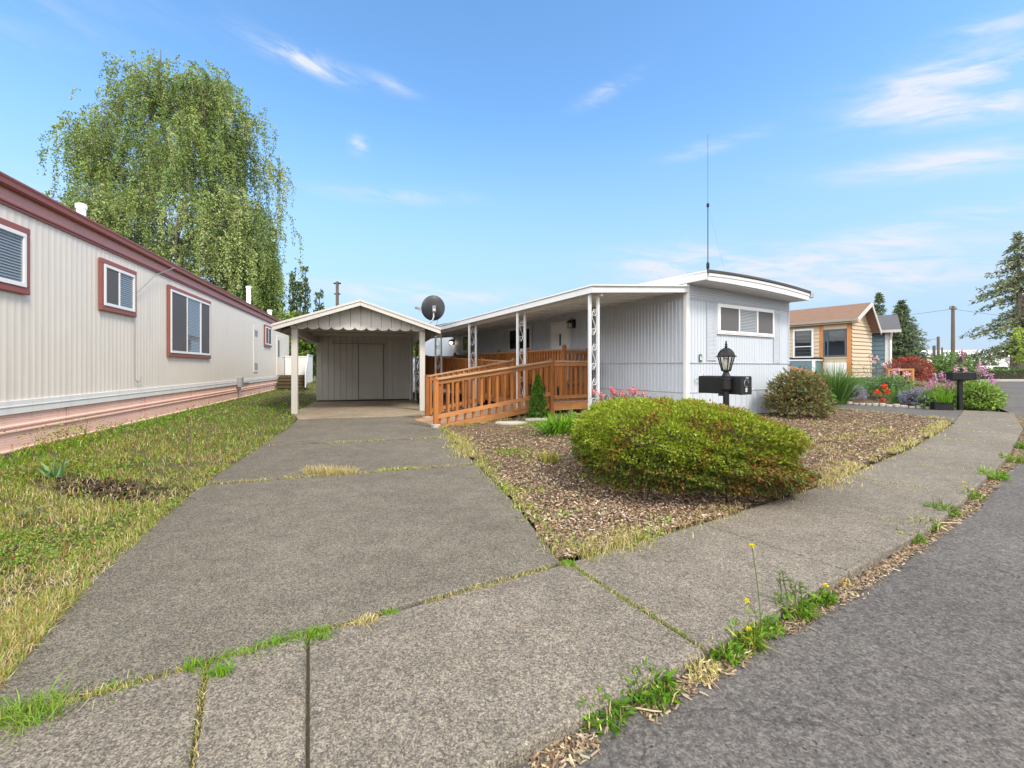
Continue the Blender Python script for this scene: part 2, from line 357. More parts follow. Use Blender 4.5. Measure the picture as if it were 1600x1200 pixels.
def soil(name, c0, c1, c2, s=14):
    t = NT(name); a = t.noise(s, 8, .7); b = t.noise(1.4, 5, .6); c = t.noise(90, 4, .7)
    col = t.mix(t.ramp(a, [(.35, (0,0,0)), (.65, (1,1,1))]), c0, c1)
    col = t.mix(t.ramp(b, [(.42, (0,0,0)), (.62, (1,1,1))]), col, c2)
    col = t.mix(1.0, col, t.ramp(c, [(.3, (.55,.55,.55)), (.7, (1.35,1.35,1.35))]), 'MULTIPLY')
    t.bump(t.math('ADD', a, c), .8, .02); return t.done(col, .95, 0, .1)
M['lawnsoil'] = soil('lawn_soil', (.11, .082, .05), (.17, .135, .08), (.10, .105, .042))
M['mulch'] = soil('bed_mulch', (.10,.066,.044), (.22,.155,.105), (.165,.125,.078), 24)
M['earth'] = soil('earth', (.11, .095, .06), (.16, .13, .085), (.09, .10, .045))
M['crack'] = soil('joint_soil', (.055, .045, .032), (.12, .095, .06), (.09, .075, .045), 30)

# ------------------------------------------------------------------ frames of the place
TH_T = R(31.75)                                    # grey home, its porch and the sidewalk
DT2 = Vector((math.cos(TH_T), math.sin(TH_T), 0)); DT = Vector((-math.sin(TH_T), math.cos(TH_T), 0))
C0 = Vector((3.80, 9.90, 0))
def T(t, s, z=0): return C0 + DT2*t + DT*s + Vector((0, 0, z))
TH_L = R(17.4)                                     # cream home and driveway
DL = Vector((-math.sin(TH_L), math.cos(TH_L), 0)); DLx = Vector((math.cos(TH_L), math.sin(TH_L), 0))
L0 = Vector((-6.09, 5.41, 0))
def Lf(x, s, z=0): return L0 + DLx*x + DL*s + Vector((0, 0, z))
def interp(xs, pts): return pts

# ------------------------------------------------------------------ ground
def hz(x, y):
    """height of the planted ground"""
    x = np.asarray(x, float); y = np.asarray(y, float)
    # lawn rises towards the cream home
    dl = (x - L0.x)*DLx.x + (y - L0.y)*DLx.y           # distance right of the cream wall
    lawn = np.clip((2.6 - dl)/2.3, 0, 1)
    lawn = .21*lawn*lawn*(3-2*lawn)
    # bed rises towards the grey home
    tt = (x - C0.x)*DT2.x + (y - C0.y)*DT2.y; ss = (x - C0.x)*DT.x + (y - C0.y)*DT.y
    bed = np.clip((ss + 6.6)/6.0, 0, 1)*np.clip((tt + 5.0)/3.0, 0, 1)*np.clip((7.2 - tt)/1.5, 0, 1); bed = .10*bed*bed*(3-2*bed)
    # neighbour's garden
    bx, by = 10.9, 15.9; t2 = (x-bx)*DT2.x + (y-by)*DT2.y; s2 = (x-bx)*DT.x + (y-by)*DT.y
    g = np.clip(t2/7.5, 0, 1)*np.clip((s2 + 3.0)/4.5, 0, 1); gar = .76*g
    return lawn + bed + gar
def hz1(x, y): return float(hz(x, y))
def terrain(name, poly, step, mat, z0=0.0, rough=.02, extra=None):
    xs = [p[0] for p in poly]; ys = [p[1] for p in poly]
    gx = np.arange(min(xs), max(xs)+step, step); gy = np.arange(min(ys), max(ys)+step, step)
    X, Y = np.meshgrid(gx, gy); Z = hz(X, Y) + z0 + rough*(vnoise(X, Y, 3.1, 1) - .5) + rough*.6*(vnoise(X, Y, 9., 2) - .5)
    if extra is not None: Z = extra(X, Y, Z)
    V = np.stack([X, Y, Z], -1).reshape(-1, 3); nx, ny = len(gx), len(gy)
    I = np.arange(nx*ny).reshape(ny, nx); Q = np.stack([I[:-1,:-1], I[:-1,1:], I[1:,1:], I[1:,:-1]], -1).reshape(-1, 4)
    c = V[Q].mean(1); Q = Q[inpoly(c[:,0], c[:,1], poly)]
    used = np.unique(Q); remap = -np.ones(len(V), int); remap[used] = np.arange(len(used))
    return tag(np_mesh(name, V[used], remap[Q], mat, smooth=True), kind='structure')

m = MB(); m.add([(-900,-300,-.16),(900,-300,-.16),(900,1500,-.16),(-900,1500,-.16)], [(0,1,2,3)])
tag(m.build('ground', M['earth']), kind='structure')

INN = [(-9, -2.83), (-1.73, 1.66), (.36, 2.92), (1.61, 3.70), (3.55, 5.02), (6.4, 7.22), (9.9, 10.2), (13.4, 13.5)]
OUT = [(-8.4, -3.75), (-1.2, .74), (.86, 2.02), (2.14, 2.83), (4.13, 4.20), (7.0, 6.42), (10.5, 9.35), (14.0, 12.7)]
ROADZ = -.055
road = OUT + [(15.6, 14.6), (17.5, 17.2), (31, 30.5), (45, 43.5), (120, 50), (120, -40), (-40, -40), (-25, -14)]
m = MB(); m.add([(x, y, ROADZ) for x, y in road], [tuple(range(len(road)))])
tag(m.build('road', M['road']), kind='structure')

def arc_at(pts, d):
    d0 = 0
    for i in range(len(pts)-1):
        a, b = Vector(pts[i]), Vector(pts[i+1]); l = (b-a).length
        if d <= d0 + l or i == len(pts)-2: return a + (b-a)*((d-d0)/l)
        d0 += l
def arclen_to(pts, k): return sum((Vector(pts[i+1])-Vector(pts[i])).length for i in range(k))
def slab_prism(mb, poly, top, thick, wob=0.0):
    mb.prism([(x, y, top-thick) for x, y in poly], (0, 0, thick))
m = MB()
base = arclen_to(INN, 2)                       # joint beside the driveway corner
ratio = arclen_to(OUT, len(OUT)-1)/arclen_to(INN, len(INN)-1)
JP = [((-6.2,-1.1),(-5.4,-1.87)), ((-3.5,.57),(-2.7,-.19)), ((-1.29,1.93),(-.76,1.01)), ((-.955,2.13),(-.52,1.155)), ((.36,2.92),(.86,2.02)), ((1.52,3.65),(2.08,2.80)), ((2.55,4.33),(3.25,3.55)), ((3.85,5.25),(4.5,4.49)), ((5.0,6.14),(5.7,5.42)), ((6.3,7.14),(6.95,6.38)), ((7.5,8.15),(8.2,7.43)), ((8.8,9.26),(9.5,8.52)), ((10.1,10.4),(10.8,9.64)), ((11.6,11.8),(12.2,11.0)), ((13.2,13.3),(13.8,12.5))]
SM = [(INN[1], OUT[1])]
for i in range(len(JP)-1):
    (a0, b0), (a1, b1) = [tuple(Vector(q) for q in j) for j in JP[i:i+2]]
    di = a1-a0; w_ = .011 if i in (1, 4) else .005; di = di.normalized()*w_; do = (b1-b0).normalized()*w_
    mids = [k for k in range(len(INN)) if a0.x+.1 < INN[k][0] < a1.x-.1 and i > 4]
    inn = [tuple(a0+di)] + [INN[k] for k in mids] + [tuple(a1-di)]; out = [tuple(b0+do)] + [OUT[k] for k in mids] + [tuple(b1-do)]
    slab_prism(m, inn + out[::-1], random.uniform(-.005, .005), .12)
walk = tag(m.build('sidewalk', M['walk'], bevel=.012), kind='structure')

# driveway: three slabs and the carport slab
GAPJ = .02
DRL = [(-2.02, 1.46), (-2.33, 2.33), (-2.80, 3.5), (-3.36, 5.05), (-4.05, 7.5), (-4.62, 9.55), (-5.0, 10.75)]
DRR = [(.33, 2.93), (.0, 4.31), (-.47, 5.95), (-1.05, 8.15), (-1.62, 9.75), (-2.1, 11.6)]
m = MB()
slab_prism(m, [(-2.06, 1.50), (.31, 2.93), (.0, 4.28), (-.45, 5.85), (-3.28, 4.80), (-2.80, 3.45), (-2.36, 2.35)], .002, .12)
slab_prism(m, [(-3.31, 4.87), (-.475, 5.93), (-1.10, 8.10), (-4.00, 7.25)], -.004, .12)
slab_prism(m, [(-4.02, 7.32), (-1.12, 8.17), (-1.62, 9.75), (-2.15, 11.75), (-5.15, 10.9), (-4.62, 9.45)], .0, .12)
tag(m.build('driveway', M['drive'], bevel=.01), kind='structure')
CAR0 = Vector((-5.80, 12.15, 0)); TH_C = R(16)
CX = Vector((math.cos(TH_C), math.sin(TH_C), 0)); CY = Vector((-math.sin(TH_C), math.cos(TH_C), 0))
def Cf(x, y, z=0): return CAR0 + CX*x + CY*y + Vector((0, 0, z))
m = MB(); slab_prism(m, [tuple(p[:2]) for p in (Vector((-5.17, 10.97)), Vector((-2.16, 11.83)), Cf(3.45, 0), Cf(3.45, 7.2), Cf(-.1, 7.2), Cf(-.1, .3))], .015, .12)
tag(m.build('carport_slab', M['pad'], bevel=.01), kind='structure')
# soil under the joints
m = MB(); m.add([(x, y, -.014) for x, y in [(-9,-2.9), (.36,2.9), (9.9,10.2), (13.4,13.5)] + [(13.95,12.75), (10.45,9.42), (6.95,6.5), (4.1,4.28), (2.1,2.9), (.83,2.09), (-1.2,.81), (-8.4,-3.7)]], [tuple(range(12))])
m.add([(x, y, -.03) for x, y in [(-2.0,1.5), (.3,2.9), (-.46,5.9), (-1.6,9.7), (-2.1,11.7), (-5.1,10.9), (-3.3,4.9)]], [tuple(range(7))])
tag(m.build('joint_soil', M['crack']), kind='structure')

LAWN = [(-9,-2.7), (-1.9,1.58), (-2.34,2.45), (-2.80,3.55), (-3.34,5.05), (-4.03,7.5), (-4.62,9.5), (-5.2,10.95), (-5.85,12.4), (-7.0,16.4), (-9.0,23.5), (-11,32), (-22,34), (-14,5)]
def dip(X, Y, Z):
    d = ((X+3.85)/.75)**2 + ((Y-4.45)/.33)**2
    return Z - .05*np.exp(-d*1.2) - .02*(np.clip(1-np.abs(Y*.96+X*.28-1)*0, 0, 1))
lawn = terrain('lawn', LAWN, .09, M['lawnsoil'], -.005, .03, dip)
BED = [(.31,2.95), (1.61,3.72), (3.55,5.04), (6.4,7.24), (9.9,10.22), (9.3,13.4), (5.3,20), (-2,33), (-8,31), (-3.75,18.6), (-2.4,13.0), (-2.05,11.6), (-1.60,9.75), (-1.03,8.15), (-.44,5.95), (.02,4.31)]
bed = terrain('mulch_bed', BED, .09, M['mulch'], -.012, .035)
# neighbour's driveway, garden
ND = [(10.0,10.3), (13.4,13.5), (12.3,14.4), (10.95,15.9), (3.6,27.7), (.9,26.2), (9.2,13.4)]
m = MB(); m.add([(x, y, -.004) for x, y in ND], [tuple(range(len(ND)))])
tag(m.build('neighbour_driveway', M['road']), kind='structure')
GARD = [(12.35,14.4), (13.5,13.7), (14.9,13.9), (17.5,17.2), (31,30.5), (45,43.5), (40,60), (0,60), (3.6,27.7), (10.95,15.9)]
terrain('garden_ground', GARD, .3, M['mulch'], .0, .04)

# ------------------------------------------------------------------ building helpers
Z1 = Vector((0, 0, 1))
def window(par, o, a, n, w, z0, z1, trim=.1, trimmat=None, sash='whitevinyl', bars=(), blind=None, glass='glass', screens=(), sw=.05, depth=.05):
    """o: left foot on the wall plane, a: along, n: outward; trim > sash > pane as sub-parts of the window part"""
    root = MB()
    root.obox(o, a, n, 0, w, .004, .012, z0, z1); win = root.build('window', M['dark'], par)
    if trim:
        t = MB(); d = depth
        t.obox(o, a, n, -trim, w+trim, .003, d, z1, z1+trim); t.obox(o, a, n, -trim, w+trim, .003, d, z0-trim, z0)
        t.obox(o, a, n, -trim, 0, .003, d-.002, z0, z1); t.obox(o, a, n, w, w+trim, .003, d-.002, z0, z1)
        t.build('trim', M[trimmat], win, bevel=.008)
    s = MB(); d = depth+.012
    s.obox(o, a, n, 0, w, .013, d, z1-sw, z1); s.obox(o, a, n, 0, w, .013, d, z0, z0+sw)
    s.obox(o, a, n, 0, sw, .013, d-.001, z0+sw, z1-sw); s.obox(o, a, n, w-sw, w, .013, d-.001, z0+sw, z1-sw)
    for f in bars: s.obox(o, a, n, w*f-sw*.45, w*f+sw*.45, .013, d-.003, z0+sw, z1-sw)
    s.build('sash', M[sash], win, bevel=.004)
    g = MB(); g.add([Vector(o)+Vector(a)*x+Vector(n)*.042+Z1*z for x, z in ((sw*.8,z0+sw*.8),(w-sw*.8,z0+sw*.8),(w-sw*.8,z1-sw*.8),(sw*.8,z1-sw*.8))], [(0,1,2,3)])
    g.build('pane', M[glass], win)
    if blind:
        for k, (f0, f1) in enumerate(blind):
            b = MB(); z = z0+sw
            while z < z1-sw:
                P = [Vector(o)+Vector(a)*x+Vector(n)*y+Z1*zz for x, y, zz in ((w*f0+.015,.016,z+.03),(w*f1-.015,.016,z+.03),(w*f1-.015,.034,z),(w*f0+.015,.034,z))]
                b.add(P, [(0,1,2,3)]); z += .036
            b.build('blind', M['blind'], win)
    for f0, f1 in screens:
        b = MB(); b.add([Vector(o)+Vector(a)*x+Vector(n)*.046+Z1*z for x, z in ((w*f0+.01,z0+sw),(w*f1-.01,z0+sw),(w*f1-.01,z1-sw),(w*f0+.01,z1-sw))], [(0,1,2,3)])
        b.build('insect_screen', M['screen'], win)
    return win
def corr(mb, o, a, n, a0, a1, z0, z1, period, depth, kind='trap', off=0.0):
    """ribbed sheet on a wall, ribs vertical"""
    prof = []; x = a0; k = {'trap': [(0,0),(.28,0),(.40,1),(.72,1),(.84,0)], 'groove': [(0,0),(.90,0),(.91,-1),(.985,-1)], 'soft': [(0,0),(.2,.15),(.38,.75),(.5,1),(.62,.75),(.8,.15)]}[kind]
    while x < a1:
        for fx, fy in k:
            if x+fx*period < a1: prof.append((x+fx*period, fy*depth))
        x += period
    prof.append((a1, 0))
    o, a, n = Vector(o), Vector(a), Vector(n)
    mb.strip([o + a*p + n*(q+off) + Z1*z0 for p, q in prof], Z1*(z1-z0))
def hribs(mb, o, a, n, a0, a1, zs):
    """sheet with horizontal profile zs = [(z, out)]"""
    o, a, n = Vector(o), Vector(a), Vector(n)
    mb.strip([o + a*a0 + n*d + Z1*z for z, d in zs], a*(a1-a0))
X, Y, Z = Vector((1,0,0)), Vector((0,1,0)), Vector((0,0,1))

# ------------------------------------------------------------------ cream home at the left
cream = empty('mobile_home', L0, TH_L, 'long cream mobile home with maroon trim, gutter and pink ribbed skirting', 'mobile home')
LS0, LS1 = -4.6, 20.4
m = MB(); corr(m, (0,0,0), Y, X, LS0, LS1, .83, 3.25, .125, .0045, 'soft'); m.box(-4.2, -.02, LS0, LS1, .25, 3.3)
m.build('wall', M['cream'], cream, fixn=False)
m = MB(); m.box(.0, .022, LS0, LS1, .675, .84); m.box(.022, .03, LS0, LS1, .76, .775); m.build('base_band', M['white'], cream, bevel=.003)
zs = [(.16,0)]
for z in (.20, .44, .50): zs += [(z, .006), (z+.012, .03), (z+.03, .03), (z+.042, .006)]
zs = sorted(zs); 
for z in np.arange(.27, .43, .03): zs += [(z, .006), (z+.004, .0), (z+.008, .006)]
for z in np.arange(.57, .67, .03): zs += [(z, .006), (z+.004, .0), (z+.008, .006)]
zs = sorted(zs) + [(.675, .006)]
m = MB(); hribs(m, (-.012,0,0), Y, X, LS0, LS1, zs); m.cur = 1
for s in np.arange(LS0+1.0, LS1, 2.42): m.box(-.011, .001, s, s+.012, .17, .67)
m.build('skirting', [M['pink'], M['maroon_pale']], cream, fixn=False)
m = MB(); m.box(.0, .03, LS0, LS1, 3.20, 3.26); m.box(.03, .045, LS0, LS1, 3.235, 3.262); m.build('lower_trim', M['maroon'], cream, bevel=.003)
m = MB(); m.box(-.02, .02, LS0, LS1, 3.26, 3.43); m.build('fascia', M['maroon_pale'], cream)
m = MB(); m.strip([(x, LS0, z) for x, z in ((.02,3.415),(.03,3.405),(.07,3.405),(.095,3.425),(.10,3.475),(.112,3.505),(.112,3.525),(.095,3.525),(.088,3.49),(.02,3.49))], (0, LS1-LS0, 0))
m.build('gutter', M['maroon'], cream, smooth=False)
m = MB(); m.prism([(.09,LS0-.1,3.505),(-2.1,LS0-.1,3.68),(-4.3,LS0-.1,3.50),(-4.3,LS0-.1,3.43),(.0,LS0-.1,3.43)], (0, LS1-LS0+.2, 0)); m.build('roof', M['white'], cream)
def Lw(u, v): return wall_uv((L0.x, L0.y), (DL.x, DL.y), u, v)
for (ul, ur, vt, vb, um, bars, blind, screens) in (
    (None, 39.5, 342, 453, 0, (.5,), ((0,1),), ()),
    (152, 208.5, 401.5, 483.8, 152, (.46,), ((.46,1),), ((0,.46),)),
    (259.7, 326.5, 444, 557, 259.7, (.36,.72), ((.36,.72),), ((0,.36),(.72,1))),
    (412, 422.5, 506.5, 541, 412, (.5,), None, ((0,.5),(.5,1)))):
    s1 = Lw(ur, 500)[0]; s0 = s1-1.55 if ul is None else Lw(ul, 500)[0]
    zt = Lw(um, vt)[1]; zb = Lw(um, vb)[1]; tr = .085
    window(cream, (.01, s0+tr, 0), Y, X, s1-s0-2*tr, zb+tr, zt-tr, tr, 'maroon', 'whitevinyl', bars, blind, 'glass', screens, .05, .045)
# water-heater door with two vents, far door, meter box, conduit, cables, roof vents
s0, zt = Lw(395.5, 509); s1, _ = Lw(402.5, 509); zb = Lw(395.5, 582)[1]
m = MB(); m.box(.0, .022, s0, s1, zb, zt); d = m.build('utility_door', M['cream'], cream, bevel=.004)
for zz in (zb+.12, zt-.38):
    m = MB(); m.box(.022, .03, s0+.12, s1-.12, zz, zz+.24)
    for q in range(5): m.box(.03, .04, s0+.15, s1-.15, zz+.03+q*.042, zz+.05+q*.042)
    m.build('vent', M['galv'], d)
s0 = Lw(431.5, 540)[0]; s1 = Lw(441, 540)[0]
m = MB(); m.box(.0, .04, s0, s1, .86, 2.75); d = m.build('door', M['cream'], cream, bevel=.01)
m = MB(); m.box(.041, .05, s0+.25, s0+.55, 1.75, 2.55); m.build('pane', M['tealdark'], d)
m = MB(); m.tube([(.04,s1-.12,1.75),(.10,s1-.12,1.75)], .025); m.lathe([(.0,-.03),(.035,-.02),(.035,.02),(0,.03)], 8, (.11, s1-.12, 1.75)); m.build('handle', M['galv'], d)
s0 = Lw(369, 600)[0]
m = MB(); m.box(.03, .16, s0, s0+.26, .60, .92); m.tube([(.08,s0+.13,.6),(.08,s0+.13,.28)], .03); m.box(.02, .05, s0+.5, s0+1.5, .70, .73)
m.build('meter_box', M['galv'], cream, bevel=.006)
s0 = Lw(207, 500)[0]
m = MB(); m.tube([(.035,s0+.02,z) for z in (2.5,2.1,1.7,1.2,1.02)] + [(.04,s0+.1,.97),(.05,s0+.2,1.0),(.05,s0+.22,1.08)], .007, 6); m.tube([(.05,s0+.02,2.62),(.09,s0+.7,3.1),(.14,s0+1.5,3.42)], .008, 6)
m.build('cable', M['galv'], cream)
for (u, v0, v1, x, r) in ((127, 338, 318, -.7, .065), (388.5, 472, 447, -.6, .085), (421.5, 490, 484, -.8, .10)):
    k = (u-800)/F; o = Lf(x, 0); s = (o.x-k*o.y)/(k*DL.y-DL.x); Yd = o.y+s*DL.y; zt = CAMZ+(VH-v1)/F*Yd
    m = MB(); m.lathe([(r,3.52),(r,zt-.09),(r*1.25,zt-.09),(r*1.3,zt-.02),(r*.7,zt)], 14, (x, s, 0)); m.build('roof_vent', M['white'], cream, bevel=.004)

# steps and white railing by its far door
sd = Lw(434, 540)[0]
steps = empty('entry_steps', Lf(.05, sd-.35, .0), TH_L, 'mossy dark wooden steps with white board railing at the far door of the cream home', 'steps')
for k in range(4):
    m = MB(); m.box(.0, 1.25, k*.27-.6, k*.27-.3, .28+k*.155, .33+k*.155); m.build('tread', M['mosswood'], steps, bevel=.006)
    m = MB(); m.box(.02, 1.23, k*.27-.57, k*.27-.545, .16+k*.155, .28+k*.155); m.build('riser', M['mosswood'], steps)
m = MB(); m.box(.0, 1.28, .48, 2.1, .80, .86); m.build('landing', M['mosswood'], steps)
m = MB(); corr(m, (1.30,0,0), Y, X, .3, 2.1, .5, 1.84, .14, .01, 'groove'); m.box(1.27, 1.299, .3, 2.1, .5, 1.84)
m.prism([(1.26,-.62,.30),(1.26,.3,.72),(1.26,.3,1.84),(1.26,-.62,1.05)], (.04,0,0)); m.box(1.24, 1.33, .3, 2.12, 1.84, 1.88)
m.build('side_railing', M['whitevinyl'], steps, bevel=.005)
m = MB(); corr(m, (0,2.05,0), X, -Y, .0, 1.26, .86, 1.78, .14, .01, 'groove'); m.box(0, 1.26, 2.051, 2.08, .86, 1.78); m.box(0, 1.26, 2.03, 2.1, 1.78, 1.84)
m.build('end_railing', M['whitevinyl'], steps)

# ------------------------------------------------------------------ carport
car = empty('carport', CAR0, TH_C, 'pale carport with scalloped gable panel and closed board storage room at its back', 'carport')
PW, EZ, RZ, RX = 3.35, 2.31, 3.02, 1.68
for x in (0, PW):
    m = MB(); m.box(x-.075, x+.075, -.075, .075, .0, 2.3); m.build('post', M['shedtrim'], car, bevel=.006)
for x in (0, PW):
    m = MB(); m.prism([(x-.06,-.02,2.28),(x-.06,.4,2.12),(x-.06,4.35,2.12),(x-.06,4.35,2.34),(x-.06,-.3,2.34),(x-.06,-.3,2.30)], (.12,0,0)); m.build('side_beam', M['shed'], car, bevel=.006)
# gable panel with scalloped lower edge
def roofz(x): return EZ+.02 + (RZ-EZ)*(1-abs(x-RX)/2.12)
m = MB(); poly = []; n = 11; x0, x1 = .02, PW-.02; w = (x1-x0)/n
for k in range(n):
    for j in range(8):
        a = math.pi*j/8; poly.append((x0+w*(k+.5-.5*math.cos(a)), -.09, 2.355-.085*math.sin(a)))
poly += [(x1,-.09,2.36), (x1+.1,-.09,roofz(x1+.1)-.09), (RX,-.09,roofz(RX)-.09), (x0-.1,-.09,roofz(x0-.1)-.09), (x0,-.09,2.36)]
pol2 = []
for p in poly:
    if not pol2 or (Vector(p)-Vector(pol2[-1])).length > .004: pol2.append(p)
m.prism(pol2[:-1], (0,.035,0)); m.cur = 1
for k in range(13):
    x = .06 + k*.27; zt = roofz(x)-.10
    if zt > 2.4: m.box(x-.005, x+.005, -.0925, -.089, 2.36, zt)
m.build('gable_panel', [M['shedtrim'], M['dark']], car)
for sx in (-1, 1):
    xe = RX+sx*2.12; th = .045
    m = MB(); m.prism([(RX,-.42,RZ+.03),(xe,-.42,EZ+.03),(xe,-.42,EZ-.015),(RX,-.42,RZ-.015)], (0,7.6,0)); m.build('roof', M['roofgrey'], car)
    m = MB(); m.prism([(RX+sx*.001,-.455,RZ+.022),(xe+sx*.02,-.455,EZ+.018),(xe+sx*.02,-.455,EZ-.12),(RX+sx*.001,-.455,RZ-.115)], (0,.034,0)); f = m.build('rake_board', M['shedtrim'], car, bevel=.004)
    m = MB(); m.prism([(RX+sx*.001,-.475,RZ+.05),(xe+sx*.03,-.475,EZ+.045),(xe+sx*.03,-.475,EZ-.01),(RX+sx*.001,-.475,RZ-.005)], (0,.018,0)); m.build('edge_strip', M['shedtrim'], f)
    m = MB(); m.box(min(xe,xe+sx*.025), max(xe,xe+sx*.025), -.42, 7.1, EZ-.10, EZ+.0); m.build('eave_board', M['shedtrim'], car)
    for k in range(6):
        y = .55+k*.72; m = MB(); m.bar((RX,y,RZ-.07),(xe-sx*.06,y,EZ-.07), .04, .09); m.build('rafter', M['shed'], car)
m = MB(); m.box(.0, PW, 1.0, 1.06, 2.30, 2.40); m.box(.0, PW, 2.7, 2.76, 2.30, 2.40); m.box(-.02, PW+.02, 2.76, 4.36, 2.401, 2.415); m.build('ceiling_tie', M['shed'], car)
m = MB(); corr(m, (0,4.36,0), X, -Y, -.02, PW+.02, .07, 2.42, .205, .018, 'groove'); m.box(-.02, PW+.02, 4.385, 7.0, .05, 2.42); m.prism([(-.02,4.375,2.42),(RX,4.375,2.95),(PW+.02,4.375,2.42)], (0,2.6,0))
corr(m, (PW+.021,0,0), Y, X, 4.36, 7.0, .07, 2.42, .205, .012, 'groove')
m.build('storage_wall', M['shed'], car, fixn=False)
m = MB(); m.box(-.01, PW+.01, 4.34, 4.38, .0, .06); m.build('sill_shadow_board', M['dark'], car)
m = MB(); corr(m, (0,4.333,0), X, -Y, 1.42, 2.28, .09, 2.10, .205, .018, 'groove'); m.box(1.42, 2.28, 4.334, 4.355, .09, 2.10); d = m.build('door', M['shed'], car, fixn=False)
m = MB(); m.lathe([(0,-.03),(.03,-.02),(.03,.02),(0,.03)], 10, (2.19, 4.29, 1.08)); m.tube([(2.19,4.33,1.08),(2.19,4.29,1.08)], .015); m.build('handle', M['galv'], d)
m = MB(); m.box(.50, 2.36, 4.30, 4.347, 2.12, 2.17); m.box(1.395, 1.415, 4.325, 4.347, .07, 2.12); m.box(2.285, 2.31, 4.325, 4.347, .07, 2.12); m.build('door_trim', M['shed'], car)
m = MB(); m.box(1.402, 1.418, 4.318, 4.326, .08, 2.11); m.box(2.288, 2.300, 4.318, 4.326, .08, 2.11); m.box(.52, 2.34, 4.292, 4.3005, 2.112, 2.124); m.build('door_gap', M['dark'], car)
# satellite dish on the carport roof
dp = Cf(3.55, .35, 0); zr = EZ + (RZ-EZ)*(1-abs(3.55-RX)/2.12) + .03
dish = empty('satellite_dish', (dp.x, dp.y, zr), R(4), 'dark grey satellite dish on a bent pole above the right eave of the carport', 'satellite dish')
m = MB(); m.tube([(-.02,0,.0),(.02,0,.10),(.12,0,.20),(.145,0,.28),(.145,.02,.42)], .022, 10); m.box(-.08,.06,-.06,.06,-.01,.012); m.build('mast', M['galv'], dish, smooth=False)
m = MB(); V = []; n = 28
cc = Vector((.13, .06, .52)); ax = Vector((-.28, .93, .22)).normalized(); ex = ax.cross(Z).normalized(); ey = ex.cross(ax)
rings = [(0,.07),(.10,.062),(.2,.043),(.27,.018),(.325,-.012),(.335,-.016),(.33,-.004),(.27,.028),(.2,.053),(.1,.072),(0,.08)]
b = 0
for r_, dz in rings:
    for k in range(n):
        a = 2*math.pi*k/n; m.v.append(tuple(cc - ax*dz + ex*(r_*.94*math.cos(a)) + ey*(r_*math.sin(a))))
for i in range(len(rings)-1):
    for k in range(n): m.f.append([i*n+k, i*n+(k+1)%n, (i+1)*n+(k+1)%n, (i+1)*n+k]); m.mi.append(0)
m.build('reflector', paint('dish_grey', (.035,.037,.042), .45, .15, .1), dish, smooth=True)
m = MB(); p = cc - ax*.08; m.bar(p-ey*.10, p+ey*.08, .09, .05, ax); m.bar(p-ax*.0-ey*.02, p-ax*.09-ey*.08, .06, .06); m.build('bracket', M['galv'], dish)
m = MB(); e = cc + ax*.30 - ex*.0 - ey*.33; e2 = cc + Vector((-.40, .20, .02)); m.tube([cc-ey*.30, cc+Vector((-.16,.06,-.22)), e2+Vector((.04,0,-.06))], .018, 8); m.build('feed_arm', M['galv'], dish)
m = MB(); m.bar(e2+Vector((-.05,0,.03)), e2+Vector((.05,.02,-.03)), .07, .07); m.tube([e2+Vector((-.09,0,.04)), e2+Vector((.0,0,.0))], [.05,.035], 12); m.build('feed_horn', paint('horn_grey', (.30,.30,.31)), dish)
dish.scale = (1.13,)*3
m = MB(); m.tube([(.13,0,.36),(.22,-.02,.33),(.26,0,.22),(.22,.02,.1),(.26,0,-.03)], .005, 6); m.build('cable', M['black'], dish)

# ------------------------------------------------------------------ grey home with the long porch
tr = empty('mobile_home', C0, TH_T, 'pale grey ribbed mobile home with bowed roof and long flat porch on scroll posts', 'mobile home')
TW, TL = 4.17, 16.0
m = MB()
corr(m, (0,0,0), Y, -X, .03, TL, .69, 2.74, .10, .016, 'trap')
corr(m, (0,0,0), X, -Y, .07, TW-.02, .69, 2.74, .105, .007, 'groove')
m.box(.006, TW, .022, TL, .12, 3.12)
m.build('wall', M['trailer'], tr, fixn=False)
hb = [(2.74,0)]
for k in range(6): z = 2.755+k*.055; hb += [(z, .0), (z+.035, .024), (z+.05, .024), (z+.052, .0)]
m = MB(); hribs(m, (0,.0,0), X, -Y, .06, TW, hb+[(3.10,.002)]); m.build('ribbed_frieze', M['trailer'], tr, fixn=False)
m = MB(); m.box(-.012, 0, .03, TL, 2.74, 2.80); m.box(-.02, 0, .03, TL, 2.80, 2.98); m.build('side_frieze', M['trailer'], tr, bevel=.004)
m = MB()
m.box(-.02, .0, .0, TL, .10, .685); m.box(.06, TW, -.012, .02, .10, .685)
m.cur = 1
for k in range(26): m.box(-.024, -.019, .35+k*.6, .356+k*.6, .11, .68)
for k in range(18): m.box(.2+k*.225, .204+k*.225, -.0165, -.011, .11, .68)
m.build('skirting', [M['trailer'], M['galv']], tr)
m = MB(); m.box(-.024, .0, .02, TL, 1.338, 1.354); m.box(.06, TW, -.016, 0, 1.338, 1.354); m.box(-.026, 0, .02, TL, .684, .70); m.box(.06, TW, -.02, 0, .684, .70); m.box(.06, TW, -.018, 0, 2.735, 2.752)
m.build('joint_strip', M['galv'], tr)
m = MB(); m.box(-.05, .055, -.035, .05, .10, 3.06); m.box(-.055,.02,-.04,-.03,.10,3.06); m.build('corner_post', M['white'], tr, bevel=.006)
m = MB(); m.box(TW-.03, TW+.012, -.02, .03, .10, 3.02); m.build('corner_trim', M['trailer'], tr)
